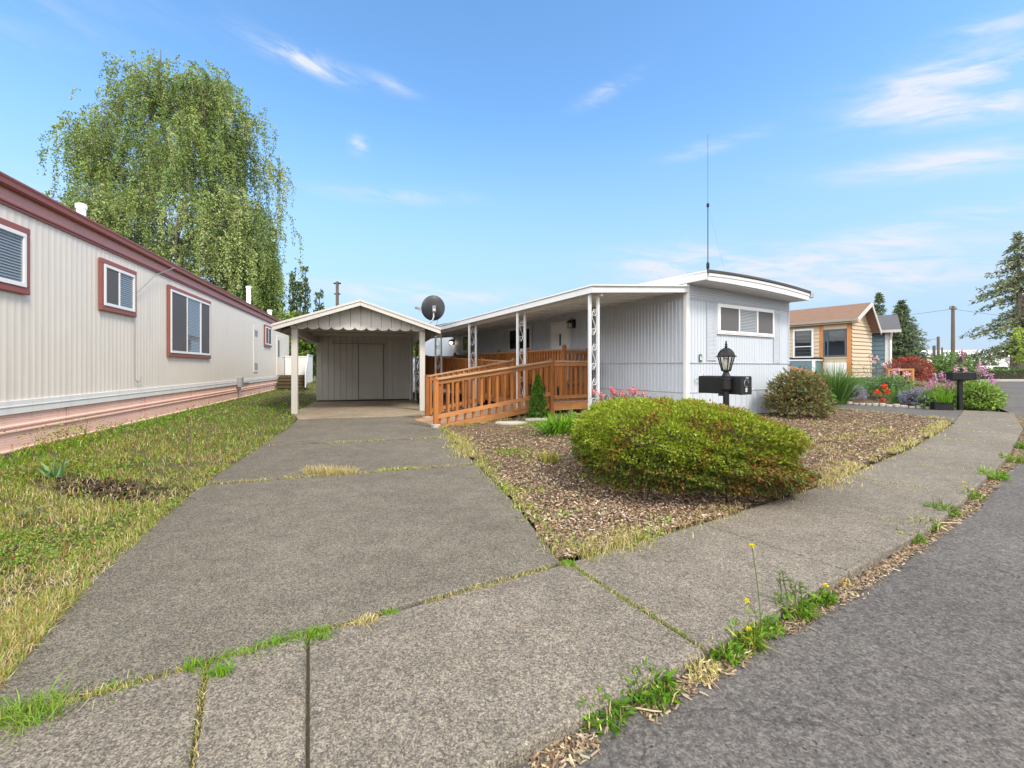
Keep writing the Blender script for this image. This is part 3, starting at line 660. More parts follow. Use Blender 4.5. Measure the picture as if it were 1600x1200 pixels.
# bowed roof with fascia and gutter end
def rz(t):
    q = t/TW; return 3.245*(1-q) + 3.16*q + .062*(1-(2*q-1)**2) - .025
ts = [0, .35, .8, 1.3, 1.62, 1.75, 2.3, 2.9, 3.5, TW-.04]
m = MB(); m.prism([(t,-.57,rz(t)+.055) for t in [-.05]+ts[1:-1]+[TW-.02]] + [(TW-.02,-.56,rz(TW)+.0)] + [(t,-.56,rz(t)+.0) for t in ts[1:-1][::-1]] + [(-.05,-.56,rz(0)+.0)], (0,TL+.6,0)); m.build('roof', M['roofgrey'], tr)
m = MB(); m.prism([(t,-.53,rz(t)-.002) for t in ts] + [(TW-.01,-.53,rz(TW)-.16)] + [(t,-.53,(3.06*(1-t/TW)+2.955*t/TW)+.035*(1-(2*t/TW-1)**2)) for t in ts[::-1]], (0,.035,0))
m.prism([(t,-.545,rz(t)-.005) for t in ts] + [(t,-.545,rz(t)-.07) for t in ts[::-1]], (0,.014,0))
m.build('front_fascia', M['fascia'], tr, bevel=.004)
m = MB(); m.prism([(-.03,-.49,3.07),(TW+.03,-.49,2.97),(TW+.03,-.49,2.99),(-.03,-.49,3.09)], (0,.49,0)); m.build('soffit', M['fascia'], tr)
m = MB(); m.box(-.07, -.03, -.53, 5.6, 3.07, 3.235); m.box(-.085, -.03, -.53, 5.6, 3.225, 3.262); m.build('side_fascia', M['fascia'], tr, bevel=.004)
m = MB(); m.box(TW-.02, TW+.10, -.58, TL, 3.03, 3.16); m.build('gutter', M['galv'], tr, bevel=.01)
# front window
def Tf(u, v):
    s, z = wall_uv((C0.x, C0.y), (DT2.x, DT2.y), u, v); return s, z
t0 = Tf(1119, 480)[0]; t1 = Tf(1207, 480)[0]; zt = Tf(1119, 474)[1]; zb = Tf(1119, 522)[1]
window(tr, (t0+.03, -.01, 0), X, -Y, t1-t0-.06, zb+.03, zt-.03, .03, 'whitevinyl', 'whitevinyl', (.345,.68), ((.36,.67),), 'glass', ((0,.345),(.69,1)), .055, .04)
for (ua, ub, vt, vb) in ((1104.5, 1117.5, 472.5, 564), (1208.5, 1217, 489, 568)):
    a, z1 = Tf(ua, vt); b, _ = Tf(ub, vt); z0 = Tf(ua, vb)[1]
    m = MB(); hribs(m, (0,-.012,0), X, -Y, a, b, [(z0, 0)] + [q for z in np.arange(z0+.01, z1-.02, .03) for q in ((z, .006), (z+.02, .014), (z+.027, .006))] + [(z1, .0)])
    m.box(a-.02, a, -.03, -.008, z0, z1); m.box(b, b+.02, -.03, -.008, z0, z1); m.build('shutter', M['trailer'], tr, fixn=False)
# door, lamps and windows on the side under the porch
def Ts(u, v): return wall_uv((C0.x, C0.y), (DT.x, DT.y), u, v)
s0 = Ts(892, 500)[0]; s1 = Ts(862, 500)[0]
m = MB(); m.box(-.05, -.005, s0, s1, .78, 2.62); m.build('door_frame', M['white'], tr, bevel=.006)
m = MB(); m.box(-.065, -.048, s0+.08, s1-.08, .80, 2.53); d = m.build('door', M['whitevinyl'], tr, bevel=.01)
m = MB(); m.box(-.072, -.064, s0+.38, s0+.46, 1.9, 2.25); m.build('pane', M['tealdark'], d)
m = MB(); m.tube([(-.065,s0+.14,1.65),(-.11,s0+.14,1.65)], .015); m.lathe([(0,-.03),(.03,-.015),(.03,.015),(0,.03)], 8, (-.12,s0+.14,1.65)); m.build('handle', M['galv'], d)
for (ul, ur, vt, vb, bars) in ((797, 831, 511, 546, (.5,)), (724, 733, 524, 549, ())):
    a = Ts(ur, vt)[0]; b = Ts(ul, vt)[0]; zt = Ts(ur, vt)[1]; zb = Ts(ur, vb)[1]
    window(tr, (-.018, b, 0), -Y, -X, b-a, zb, zt, .05, 'white', 'whitevinyl', bars, None, 'glass', (), .045, .04)
for k, (u, v, lit) in enumerate(((898, 507, 0), (710, 535, 1))):
    s, z = Ts(u, v)
    m = MB(); m.box(-.05, -.02, s-.06, s+.06, z-.10, z+.14); m.tube([(-.04,s,z+.12),(-.14,s,z+.16),(-.16,s,z+.10)], .012, 8); l = m.build('wall_lamp', M['black'], tr)
    m = MB(); m.lathe([(.05,.10),(.10,.05),(.11,-.12),(.0,-.12)], 4, (-.16,s,z), math.pi/4); m.build('lamp_shade', M['lampglass'], l)
    m = MB(); m.lathe([(.0,.12),(.05,.12),(.12,.06),(.115,.045),(.03,.05)], 4, (-.16,s,z), math.pi/4); m.build('lamp_cap', M['black'], l)
    if lit:
        t = NT('lit_bulb'); t.b.inputs['Emission Color'].default_value = (1,.82,.55,1); t.b.inputs['Emission Strength'].default_value = 14; bm_ = t.done((.8,.75,.6))
    m = MB(); m.lathe([(0,.05),(.03,.03),(.038,0),(.03,-.04),(0,-.06)], 10, (-.16,s,z-.02)); m.build('bulb', bm_ if lit else M['bulb'], l, smooth=True)
# porch roof
PT = -2.72
def pz(t, s): return 2.985 + (t/PT)*(2.745-2.985) - .027*s
S1 = 12.2
m = MB(); P = lambda t, s, dz=0: (t, s, pz(t, s)+dz)
m.add([P(-.0,-.02,.0), P(PT,-.02), P(PT,S1), P(0,S1), P(0,-.02,-.06), P(PT,-.02,-.06), P(PT,S1,-.06), P(0,S1,-.06)], [(0,1,2,3),(7,6,5,4),(0,4,5,1),(1,5,6,2),(2,6,7,3),(3,7,4,0)])
for k in range(20):
    s = .3+k*.6; m.bar(P(-.02,s,-.075), P(PT+.05,s,-.075), .06, .03)
pr = m.build('porch_roof', M['white'], tr)
m = MB()
m.bar(P(PT-.02,-.07,-.045), P(PT-.02,S1,-.045), .05, .14); m.bar(P(-.05,-.05,-.045), P(PT-.04,-.05,-.045), .05, .14)
m.bar(P(PT-.05,-.1,.02), P(PT-.05,S1,.02), .05, .03); m.bar(P(-.05,-.085,.02), P(PT-.07,-.085,.02), .05, .03)
m.build('eave_fascia', M['fascia'], pr, bevel=.005)
m = MB(); m.bar(P(PT+.25,.0,-.13), P(PT+.25,S1,-.13), .05, .08); m.build('header_beam', M['white'], pr)
def scroll(zc, h, w):
    """one S scroll of flat iron between two bars, centred at height zc"""
    top = []
    for k in range(26):
        f = k/25; a = math.pi*.5 - f*2*math.pi*1.35; r = w*.46*(1-.78*f); top.append((w*.02 + r*math.cos(a), h*.5-w*.5 + r*math.sin(a)))
    return [(x, zc+z) for x, z in top[::-1]] + [(x*.6, zc+z) for x, z in ((-w*.5, h*.30), (-w*.35, h*.12), (w*.35, -h*.12), (w*.5, -h*.30))] + [(-x, zc-z) for x, z in top]
for k, s in enumerate((.12, 2.66, 5.21, 7.72, 10.2)):
    zb = .0; zt = pz(PT+.1, s)-.07
    m = MB(); m.box(PT+.03, PT+.075, s-.028, s+.028, zb, zt); m.box(PT+.235, PT+.28, s-.028, s+.028, zb, zt)
    m.box(PT+.0, PT+.31, s-.04, s+.04, zb-.02, zb+.02)
    po = m.build('porch_post', M['fascia'], tr, bevel=.004)
    m = MB(); z = .55
    while z < 2.2:
        q = scroll(z+.24, .50, .15)
        m.tube([(PT+.155+x, s, zz) for x, zz in q], .0075, 5); z += .66
    m.build('scroll', M['fascia'], po)
# wire butterfly ornament on the front wall
m = MB(); t, z = Tf(1089, 592)
m.tube([(t+.10*math.cos(a)*(1-.3*math.sin(a)), -.03, z-.03+.055*math.sin(a)) for a in np.linspace(0, 5.6, 16)], .006, 5); m.tube([(t+.02,-.03,z+.02),(t+.12,-.03,z+.11),(t+.22,-.03,z+.20),(t+.16,-.03,z+.09)], .006, 5)
o = m.build('wall_ornament', M['galv']); o.location = C0; o.rotation_euler = (0,0,TH_T)
tag(o, 'small twisted wire ornament on the grey front wall below the green number plate', 'wall ornament')
def text_mesh(txt, size, mat, name, parent, loc, rot, depth=.002):
    cu = bpy.data.curves.new(name, 'FONT'); cu.body = txt; cu.size = size; cu.extrude = depth; cu.align_x = 'CENTER'; cu.align_y = 'CENTER'
    tmp = bpy.data.objects.new('tmp', cu); COL.objects.link(tmp); dg = bpy.context.evaluated_depsgraph_get()
    me = bpy.data.meshes.new_from_object(tmp.evaluated_get(dg)); bpy.data.objects.remove(tmp)
    me.materials.clear(); me.materials.append(mat)
    o = bpy.data.objects.new(name, me); COL.objects.link(o); o.parent = parent; o.location = loc; o.rotation_euler = rot; return o
t, z = Tf(1093.5, 559.5); p = T(t, -.012, z)
sg = empty('number_plate', p, TH_T, 'small green number plate with a white 6 on the grey front wall', 'sign')
m = MB(); m.box(-.05, .05, -.014, -.004, -.085, .085); m.build('plate', M['green_sign'], sg, bevel=.012)
text_mesh('6', .15, M['signwhite'], 'numeral', sg, (0, -.0165, .0), (R(90), 0, 0))
# antenna
ah = rz(2.17)
an = empty('antenna', T(2.17, 1.0, ah), TH_T, 'tall thin whip antenna on the roof of the grey home', 'antenna')
m = MB(); m.tube([(0,0,0),(0,0,2.28)], .011, 8); m.tube([(0,0,2.28),(0,0,4.1)], .0045, 6); m.build('whip', M['black'], an)
m = MB(); m.lathe([(.022,.40),(.04,.44),(.04,.55),(.022,.58),(.04,.62),(.04,.72),(.022,.76)], 10); m.lathe([(.02,2.2),(.035,2.22),(.035,2.28),(.02,2.3)], 8); m.build('coil', M['black'], an)
m = MB(); m.tube([(0,0,2.25),(2.0,.6,.02)], .0015, 4); m.tube([(0,0,2.25),(-1.5,1.2,.0)], .0015, 4); m.build('guy_wire', M['galv'], an)

# ------------------------------------------------------------------ wooden ramp, landing and railings (frame of the grey home)
rp = empty('wooden_ramp', C0, TH_T, 'orange-brown wooden ramp with railings turning back along the porch to the door', 'ramp')
NA, NB = 2.46, 3.98                                   # near and far side of the first ramp (s)
TA, TB, TC_ = -4.83, -1.83, -.62                      # its foot, its top, the end of the landing (t)
ZL = .42
m = MB()
m.prism([(TA+.1,NA+.06,.01),(TB,NA+.06,ZL),(TB,NA+.06,ZL-.04),(TA+.1,NA+.06,-.03)], (0,NB-NA-.12,0)); m.build('ramp_deck', M['plank'], rp)
m = MB(); 
for s in (NA+.03, NB-.03): m.bar((TA+.1,s,-.03),(TB,s,ZL-.09), .04, .13)
m.build('ramp_joist', M['cedarx'], rp, bevel=.004)
m = MB(); m.box(TB, TC_, NA-.02, 3.08, ZL-.04, ZL); m.box(TB, -1.0, 3.08, NB, ZL-.04, ZL); m.build('landing_deck', M['plank'], rp, bevel=.004)
m = MB(); m.box(TB+.02, TC_-.02, NA-.035, NA+.005, .20, ZL-.042); m.box(TC_-.04, TC_, NA+.006, 3.05, .20, ZL-.042); m.build('landing_skirt', M['cedarx'], rp, bevel=.004)
m = MB(); 
for t in (TB+.1, -1.2, TC_-.1): m.box(t-.05, t+.05, NA+.05, NA+.15, -.02, ZL-.05)
m.build('landing_pier', M['footing'], rp)
# second ramp and upper deck
m = MB(); m.prism([(-1.80,NB,ZL-.03),(-1.80,9.2,.70),(-1.80,11.3,.70),(-1.80,11.3,.66),(-1.80,9.2,.66),(-1.80,NB,ZL-.07)], (.88,0,0)); m.box(-.86, -.03, 3.05, 11.3, .70, .74); m.build('upper_deck', M['plank'], rp)
m = MB(); m.box(-.86, -.03, 3.03, 3.07, .42, .698); m.bar((-1.83,NB+.1,.27),(-1.83,9.2,.58), .04, .2); m.build('upper_skirt', M['cedarx'], rp)
def railing(p, q, zp, zq, n, name, lowz=.12, ht=1.0, posts=(), toph=.035, cap=True, low=True, balw=.05, round_top=False, along='x', side=-1, zbase=None, drop=0.0):
    """railing from p to q (t,s); zp/zq are the deck heights; balusters, posts and rails are sub-parts"""
    p, q = Vector((*p, 0)), Vector((*q, 0)); d = (q-p); L = d.length; d.normalize(); nrm = Vector((d.y, -d.x, 0))*side
    zz = lambda f: zp + (zq-zp)*f
    ct, ch = (M['cedartop'], M['cedarx']) if along == 'x' else (M['cedartopy'], M['cedary'])
    m = MB(); m.bar(p+Z*(zp+ht-.02), q+Z*(zq+ht-.02), .135 if cap else .09, .038); rl = m.build('railing', ct, rp, bevel=.005)
    m = MB(); m.bar(p+Z*(zp+ht-.09), q+Z*(zq+ht-.09), .038, .09); m.build('upper_rail', ch, rl, bevel=.004)
    if low: m = MB(); m.bar(p+Z*(zp+lowz+.03), q+Z*(zq+lowz+.03), .038, .085); m.build('lower_rail', ch, rl, bevel=.004)
    for k in range(n):
        f = (k+.5)/n; c = p + d*(L*f) + nrm*.04; m = MB()
        m.bar(c+Z*(zz(f)+lowz-.06-drop), c+Z*(zz(f)+ht-.045), balw, balw, d); m.build('baluster', M['cedar'], rl, bevel=.003)
    for f, up in posts:
        c = p + d*(L*f); m = MB(); zb = (zz(f)-.3 if zbase is None else zbase); m.bar(c+Z*zb, c+Z*(zz(f)+ht+up), .092, .092, d)
        if round_top: m.lathe([(.055,0),(.05,.02),(.03,.05),(0,.06)], 10, tuple(c+Z*(zz(f)+ht+up)))
        m.build('post', M['cedar'], rl, bevel=.006)
    return rl
railing((TA+.02, NA), (TB, NA), .02, ZL, 15, 'near', .16, 1.0, [(0.0, .02), (1.0, .05)], zbase=.06, drop=.24)
railing((TA+.42, NB), (TB-.12, NB), .02, ZL, 17, 'far', .14, 1.03, [(0.0, .02), (.5,-.05), (1.0, .05)], side=1, zbase=.06)
railing((TB+.08, NA), (TC_, NA), ZL, ZL, 7, 'landing', .07, 1.0, [(1.0, .04)], cap=False)
railing((TC_, NA), (TC_, 3.05), ZL, ZL, 3, 'landing end', .07, 1.0, (), cap=False, along='y')
railing((-1.85, NB+.05), (-1.85, 11.35), ZL, .72, 60, 'outer', .08, 1.0, [(.003,.05),(.26,.04),(.53,.04),(.735,.04),(.905,.04),(1.0,.04)], cap=False, along='y', balw=.05)
railing((-1.85, 11.35), (-.1, 11.35), .72, .72, 14, 'end', .08, 1.0, [(.5,.03)], cap=False, balw=.05)
railing((-.92, 3.1), (-.92, 10.0), .74, .74, 56, 'divider', .08, 1.0, [(0,.06),(.25,.04),(.5,.04),(.75,.04),(1,.04)], cap=False, along='y', round_top=True)
railing((-.92, 3.08), (-.12, 3.08), .74, .74, 6, 'deck end', .08, 1.0, [(1.0,.03)], cap=False)
for (t, s) in ((TA+.02, NA), (TA+.42, NB)):
    m = MB(); m.prism([(t-.075,s-.075,-.02),(t+.075,s-.075,-.02),(t+.075,s+.075,-.02),(t-.075,s+.075,-.02)], (0,0,.09)); m.build('footing', M['footing'], rp, bevel=.01)

# ------------------------------------------------------------------ lamp post and mailboxes
LPp = Vector((.4705*6.15, 6.15, 0))
lp = empty('lamp_post', (LPp.x, LPp.y, 0), R(20), 'black lamp post with glass lantern rising out of the round bush', 'street lamp')
m = MB(); m.tube([(0,0,0),(0,0,.93)], .040, 12); m.lathe([(.052,.93),(.068,.96),(.066,1.08),(.070,1.085),(.070,1.10),(.058,1.105),(.060,1.13),(.045,1.16),(.035,1.19),(.032,1.20)], 12); m.build('post', M['black'], lp, smooth=False, bevel=.003)
m = MB()
for k in range(6):
    a = 2*math.pi*k/6; m.bar((.055*math.cos(a), .055*math.sin(a), 1.205), (.108*math.cos(a), .108*math.sin(a), 1.40), .012, .012)
m.lathe([(.03,1.19),(.062,1.20),(.062,1.215),(.05,1.22)], 6); m.build('cage', M['black'], lp)
m = MB()
for k in range(6):
    a, b = 2*math.pi*k/6, 2*math.pi*(k+1)/6; m.add([(.053*math.cos(a),.053*math.sin(a),1.21),(.053*math.cos(b),.053*math.sin(b),1.21),(.104*math.cos(b),.104*math.sin(b),1.40),(.104*math.cos(a),.104*math.sin(a),1.40)], [(0,1,2,3)])
m.build('lantern_glass', M['lampglass'], lp, fixn=False)
m = MB(); m.lathe([(.132,1.392),(.135,1.40),(.115,1.41),(.10,1.45),(.075,1.485),(.045,1.505),(.03,1.512)], 6); m.lathe([(.012,1.51),(.022,1.53),(.012,1.545),(.018,1.56),(.009,1.58),(.012,1.595),(.0,1.615)], 10); m.build('cap', M['black'], lp)
m = MB(); m.lathe([(.022,1.22),(.025,1.25),(.03,1.26),(.042,1.33),(.036,1.375),(0,1.385)], 12); m.build('bulb', M['bulb'], lp, smooth=True)
def mailbox(name, loc, rz_, L, W, H_, label, digit=None):
    mb = empty(name, loc, rz_, label, 'mailbox')
    prof = [(-W/2,0),(W/2,0),(W/2,H_*.93),(W/2-.02,H_),(-W/2+.02,H_),(-W/2,H_*.93)]
    m = MB(); m.prism([(-L/2,y,z) for y, z in prof], (L,0,0)); m.build('body', M['black'], mb, bevel=.008)
    m = MB(); m.prism([(L/2+.001,y*1.03,z*1.02-.003) for y, z in prof], (.016,0,0)); d = m.build('door', M['black'], mb, bevel=.004)
    m = MB(); m.box(L/2+.016, L/2+.035, -.02, .02, H_*.86, H_*.97); m.build('latch', M['galv'] if digit else M['black'], d)
    if digit:
        m = MB(); m.tube([(L/2+.019, .0+.048*math.cos(a), H_*.62+.048*math.sin(a)) for a in np.linspace(0, 5.2, 18)], .004, 5); m.build('emblem', M['galv'], d)
        text_mesh(digit, .085, M['signwhite'], 'numeral', d, (L/2+.0185, .0, H_*.24), (R(90), 0, R(90)), .0015)
    m = MB(); m.box(-L*.05, -L*.05+.03, W/2+.003, W/2+.010, H_*.2, H_*.75); m.build('flag', paint('flag_'+name, (.06,.05,.05)), mb)
    return mb
p = LPp + Vector((.075, .235, .885))
mailbox('mailbox', p + Vector((0,0,0)), R(-57), .62, .26, .245, 'scuffed black mailbox with white numeral on its door, fixed to the lamp post', '8')
m = MB(); q = LPp; m.bar(LPp+Vector((-.05,.02,.875)), LPp+Vector((.15,.33,.875)), .09, .025); m.bar(LPp+Vector((.03,.03,.76)), LPp+Vector((.10,.2,.87)), .03, .03)
o = m.build('bracket', M['black']); o.parent = lp; o.matrix_parent_inverse = (Matrix.Translation(LPp) @ Matrix.Rotation(R(20), 4, 'Z')).inverted()

# ------------------------------------------------------------------ neighbour's tan house
RC = Vector((16.4, 22.0, 0)); TH_R = TH_T
tan = empty('house', RC, TH_R, 'tan lap-sided house with brown shingle gable roof and orange corner posts', 'house')
G0 = .70
def lap(mb, o, a, n, a0, a1, z0, z1, h=.19, d=.05, zf=None):
    zs = []; z = z0
    while z < z1:
        zs += [(z, .0), (z+.004, d), (min(z+h, z1), .004)]; z += h
    hribs(mb, o, a, n, a0, a1, zs)
def Rs(u, v): return wall_uv((RC.x, RC.y), (DT.x, DT.y), u, v)
def Rf(u, v): return wall_uv((RC.x, RC.y), (DT2.x, DT2.y), u, v)
sP1, sP0 = Rs(1284, 540)[0], Rs(1327, 540)[0]
ZE, ZR, TAx = 3.55, 4.38, 1.12
m = MB(); m.box(.02, 2.2, .03, 12, .4, 3.5); m.prism([(.02,.03,3.5),(TAx,.03,4.25),(2.2,.03,3.0)], (0,11.9,0))
lap(m, (0,0,0), X, -Y, .0, 2.2, G0+.12, 3.45); lap(m, (0,0,0), Y, -X, sP1+.1, 11, G0+.9, 3.3)
k = 3.45
while k < 4.2:
    f = (k-3.45)/.9; a = .0+TAx*f; b = 2.2-(2.2-TAx)*f; m.strip([(a,-.022,k),(a,0,k+.16)], (b-a,0,0)); k += .16
m.build('wall', M['tan'], tan, fixn=False)
m = MB(); m.box(-.02, 2.2, -.04, -.005, G0-.3, G0+.12); m.build('base_board', M['white'], tan)
for sx, xe, ze in ((-1, -.38, ZE), (1, 2.2, 3.02)):
    m = MB(); m.prism([(TAx,-.42,ZR+.05),(xe,-.42,ze+.05),(xe,-.42,ze-.03),(TAx,-.42,ZR-.03)], (0,13,0)); m.build('roof', paint('brown_shingle%d' % (sx+1), (.19,.115,.08), .9, .25, .25, scale=4, bump=.5), tan)
    m = MB(); m.prism([(TAx,-.455,ZR+.045),(xe,-.455,ze+.045),(xe,-.455,ze-.14),(TAx,-.455,ZR-.15)], (0,.033,0)); m.build('rake_board', M['shedtrim'], tan)
m = MB(); m.box(-.47, -.385, -.42, 12, ZE-.10, ZE+.03); m.build('gutter', paint('taupe_gutter', (.28,.24,.20)), tan, bevel=.01)
m = MB(); m.box(-.36, .0, -.40, 12, ZE-.16, ZE-.12); m.build('soffit', M['tan'], tan)
for s in (sP1, sP0): m = MB(); m.box(-.05, .10, s-.09, s+.09, G0, 3.42); m.build('porch_post', M['orangewood'], tan, bevel=.008)
za = Rs(1305, 515)[1]; zb = Rs(1305, 557)[1]
window(tan, (-.01, sP1-.10, 0), -Y, -X, sP1-sP0-.20, zb, za, .0, None, 'tealdark', (.2,), None, 'glassd', (), .07, .05)
m = MB(); m.box(-.03, -.004, sP0+.09, sP1-.09, zb-.10, zb-.01); m.build('panel', M['tan'], tan); m = MB(); m.box(-.03, -.004, sP0+.09, sP1-.09, za+.02, 3.40); m.build('panel', M['tan'], tan)
m = MB(); m.box(-.025, -.004, sP0+.09, sP1-.09, G0, zb-.3); m.build('lower_panel', M['white'], tan)
sa, sb = Rs(1269, 530)[0], Rs(1243, 530)[0]; za = Rs(1256, 517)[1]; zb = Rs(1256, 557)[1]
w = window(tan, (-.03, sb, 0), -Y, -X, sb-sa, zb, za, .10, 'white', 'tealdark', (), None, 'glassd', (), .04, .05)
m = MB(); m.box(-.10, -.06, sa, sb, (za*.38+zb*.62)-.02, (za*.38+zb*.62)+.02); m.build('meeting_rail', M['white'], w)
# teal deck with dark ledge and orange stair rail
dk = empty('deck', RC + DT*1.2 + DT2*(-.9), TH_R, 'teal panelled deck with dark ledge and sloping orange stair rail beside the tan house', 'deck')
m = MB(); corr(m, (0,0,0), Y, -X, .15, 4, G0-.45, 1.62, .12, .01, 'groove'); m.box(.005, .8, .05, 4, G0-.45, 1.62); corr(m, (0,.045,0), X, -Y, 0, .8, G0-.45, 1.62, .12, .01, 'groove'); m.build('panel', M['teal'], dk, fixn=False)
m = MB(); m.box(-.06, .84, -.02, 4, 1.66, 1.74); m.build('ledge', M['black'], dk, bevel=.01)
m = MB(); m.box(-.03, .82, .0, 4, 1.58, 1.655); m.box(-.03,.05,.0,.12,G0-.4,1.58); m.build('trim_board', M['white'], dk)
p0 = Vector((-2.2,1.5,1.62)); p1 = Vector((-1.75,-2.2,.55))
m = MB(); m.bar(p0, p1, .10, .16); m.bar(p1+Vector((0,.05,.05)), p1+Vector((0,.05,-.45)), .09, .09); m.bar(p0.lerp(p1,.35), p0.lerp(p1,.35)+Vector((0,0,-1.0)), .09, .09); m.build('stair_rail', M['orangewood'], dk, bevel=.006)
# blue-grey house
BC = Vector((19.85, 24.0, 0))
bl = empty('house', BC, R(-38), 'blue-grey lap-sided house with dark grey roof and white downspout behind the tan gable', 'house')
m = MB(); m.box(-4.6, .0, .06, 7, .3, 3.05); lap(m, (0,.0,0), X, -Y, -4.6, .0, .72, 3.05, .24, .05); m.build('wall', M['teal'], bl, fixn=False)
m = MB(); m.prism([(-5,-.5,3.10),(.5,-.5,3.10),(.5,3.4,4.22),(-5,3.4,4.22)], (0,0,.1)); m.prism([(-5,3.4,4.22),(.5,3.4,4.22),(.5,7.4,3.1),(-5,7.4,3.1)], (0,0,.1)); m.build('roof', paint('slate_shingle', (.085,.085,.095), .9, .25, .2, scale=4, bump=.4), bl)
m = MB(); m.box(-5, .5, -.58, -.50, 3.05, 3.19); m.build('gutter', M['shedtrim'], bl, bevel=.01)
m = MB(); m.box(-.14, .03, -.07, .05, .4, 3.05); m.build('corner_board', M['white'], bl)
m = MB(); m.tube([(.12,-.52,3.08),(.10,-.30,2.9),(.08,-.14,2.7),(.08,-.14,.6)], .06, 8); m.build('downspout', M['white'], bl)

# ------------------------------------------------------------------ plants
def at_px(u, Yd, z=None):
    x = (u-800)/F*Yd; return Vector((x, Yd, hz1(x, Yd) if z is None else z))
def core(name, mat, par, rx, ry, z0, h, seed=0, k=.82):
    """inner twig mass: lumpy ellipsoid"""
    V = []; Q = []; n, mrow = 28, 12
    for i in range(mrow+1):
        ph = i/mrow*math.pi
        for j in range(n):
            a = 2*math.pi*j/n; r = k*(1+.12*math.sin(3*a+seed)*math.sin(2*ph+seed))
            V.append((rx*r*math.cos(a)*math.sin(ph), ry*r*math.sin(a)*math.sin(ph), z0 + h*.5 - h*.5*k*math.cos(ph)))
    for i in range(mrow):
        for j in range(n): Q.append((i*n+j, i*n+(j+1)%n, (i+1)*n+(j+1)%n, (i+1)*n+j))
    return np_mesh(name, V, Q, mat, parent=par, smooth=True)
M['twig'] = paint('dark_twigs', (.030, .027, .016), .95, .4, .2, scale=12, bump=.6)
def mound(name, loc, rx, ry, h, n, L, W, cols, label, cat, w=None, colfn=None, group=None, lump=.10, lf=2.4, flat=.6, droop=0, z0=.0, power=2.4, shell=.10, core_k=.80, rz_=0, stems=True, lean=0.0):
    o = empty(name, loc, rz_, label, cat, group)
    a = rnd(n, 0, 2*math.pi); q = RNG.uniform(-.62, 1, n); ct = q; st = np.sqrt(np.maximum(0, 1-ct*ct))
    d = np.stack([np.cos(a)*st, np.sin(a)*st, ct], 1)
    pw = (np.abs(d[:,0])**power + np.abs(d[:,1])**power + np.abs(d[:,2])**power)**(-1/power)
    nl = vnoise(a*2.0+ct*3, ct*4+np.cos(a)*2, lf, 3)-.5 + .6*(vnoise(a*5, ct*9+np.sin(a)*3, lf*1.4, 5)-.5)
    r = pw*(1 + lump*2*nl - np.abs(RNG.normal(0, shell, n)))
    zc = h*.42
    r = r + np.where(rnd(n) < .035, rnd(n, 0, .09), 0)
    P = np.stack([rx*r*d[:,0], ry*r*d[:,1], z0 + zc + np.where(d[:,2]>0, (h-zc), zc*1.05)*r*d[:,2]], 1)
    P[:,2] *= 1 - lean*np.clip(P[:,0]/rx+.1, -.3, 1)
    ok = (P[:,2] > z0+.012) & ((d[:,2] > -.08) | (nl > -.02) | (rnd(n) < .62)); P, d2, nl2 = P[ok], d[ok], nl[ok]
    C = pal(len(P), cols, w) if colfn is None else colfn(P, d2, nl2)
    V, Q, CC = leaves(P, L*rnd(len(P), .7, 1.3), W*rnd(len(P), .7, 1.3), C, d2, droop, flat)
    np_mesh('foliage', V, Q, M['leaf'], CC, o)
    core('branches', M['twig'], o, rx, ry, z0, h, random.random()*6, core_k)
    return o
# round clipped bush with new yellow-green growth on top and reddish leaves lower on the right
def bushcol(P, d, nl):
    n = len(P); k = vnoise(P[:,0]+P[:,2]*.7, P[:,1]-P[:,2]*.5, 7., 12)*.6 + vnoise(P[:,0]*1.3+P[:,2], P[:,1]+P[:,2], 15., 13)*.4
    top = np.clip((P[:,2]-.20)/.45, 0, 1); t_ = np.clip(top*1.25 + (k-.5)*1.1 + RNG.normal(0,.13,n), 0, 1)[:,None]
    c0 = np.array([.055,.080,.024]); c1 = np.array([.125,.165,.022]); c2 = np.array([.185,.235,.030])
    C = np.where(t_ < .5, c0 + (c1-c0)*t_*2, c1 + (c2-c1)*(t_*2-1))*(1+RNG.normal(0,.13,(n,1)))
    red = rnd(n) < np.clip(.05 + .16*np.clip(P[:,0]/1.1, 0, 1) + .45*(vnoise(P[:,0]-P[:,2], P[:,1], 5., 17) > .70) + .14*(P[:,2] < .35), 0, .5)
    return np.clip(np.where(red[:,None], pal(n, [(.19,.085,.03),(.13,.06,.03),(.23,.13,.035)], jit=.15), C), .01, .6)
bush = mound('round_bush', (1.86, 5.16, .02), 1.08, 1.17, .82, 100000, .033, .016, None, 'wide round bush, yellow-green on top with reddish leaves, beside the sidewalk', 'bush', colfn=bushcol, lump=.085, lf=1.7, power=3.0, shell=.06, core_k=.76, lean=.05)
rho = mound('rhododendron', at_px(1246, 10.75, .03), .64, .62, 1.06, 6500, .085, .036, [(.08,.11,.04),(.11,.14,.055),(.15,.16,.05),(.13,.08,.04),(.17,.115,.06)], 'olive green shrub with reddish leaves at the right front corner of the grey home', 'shrub', lump=.30, lf=1.5, shell=.24, power=2.0, core_k=.5)
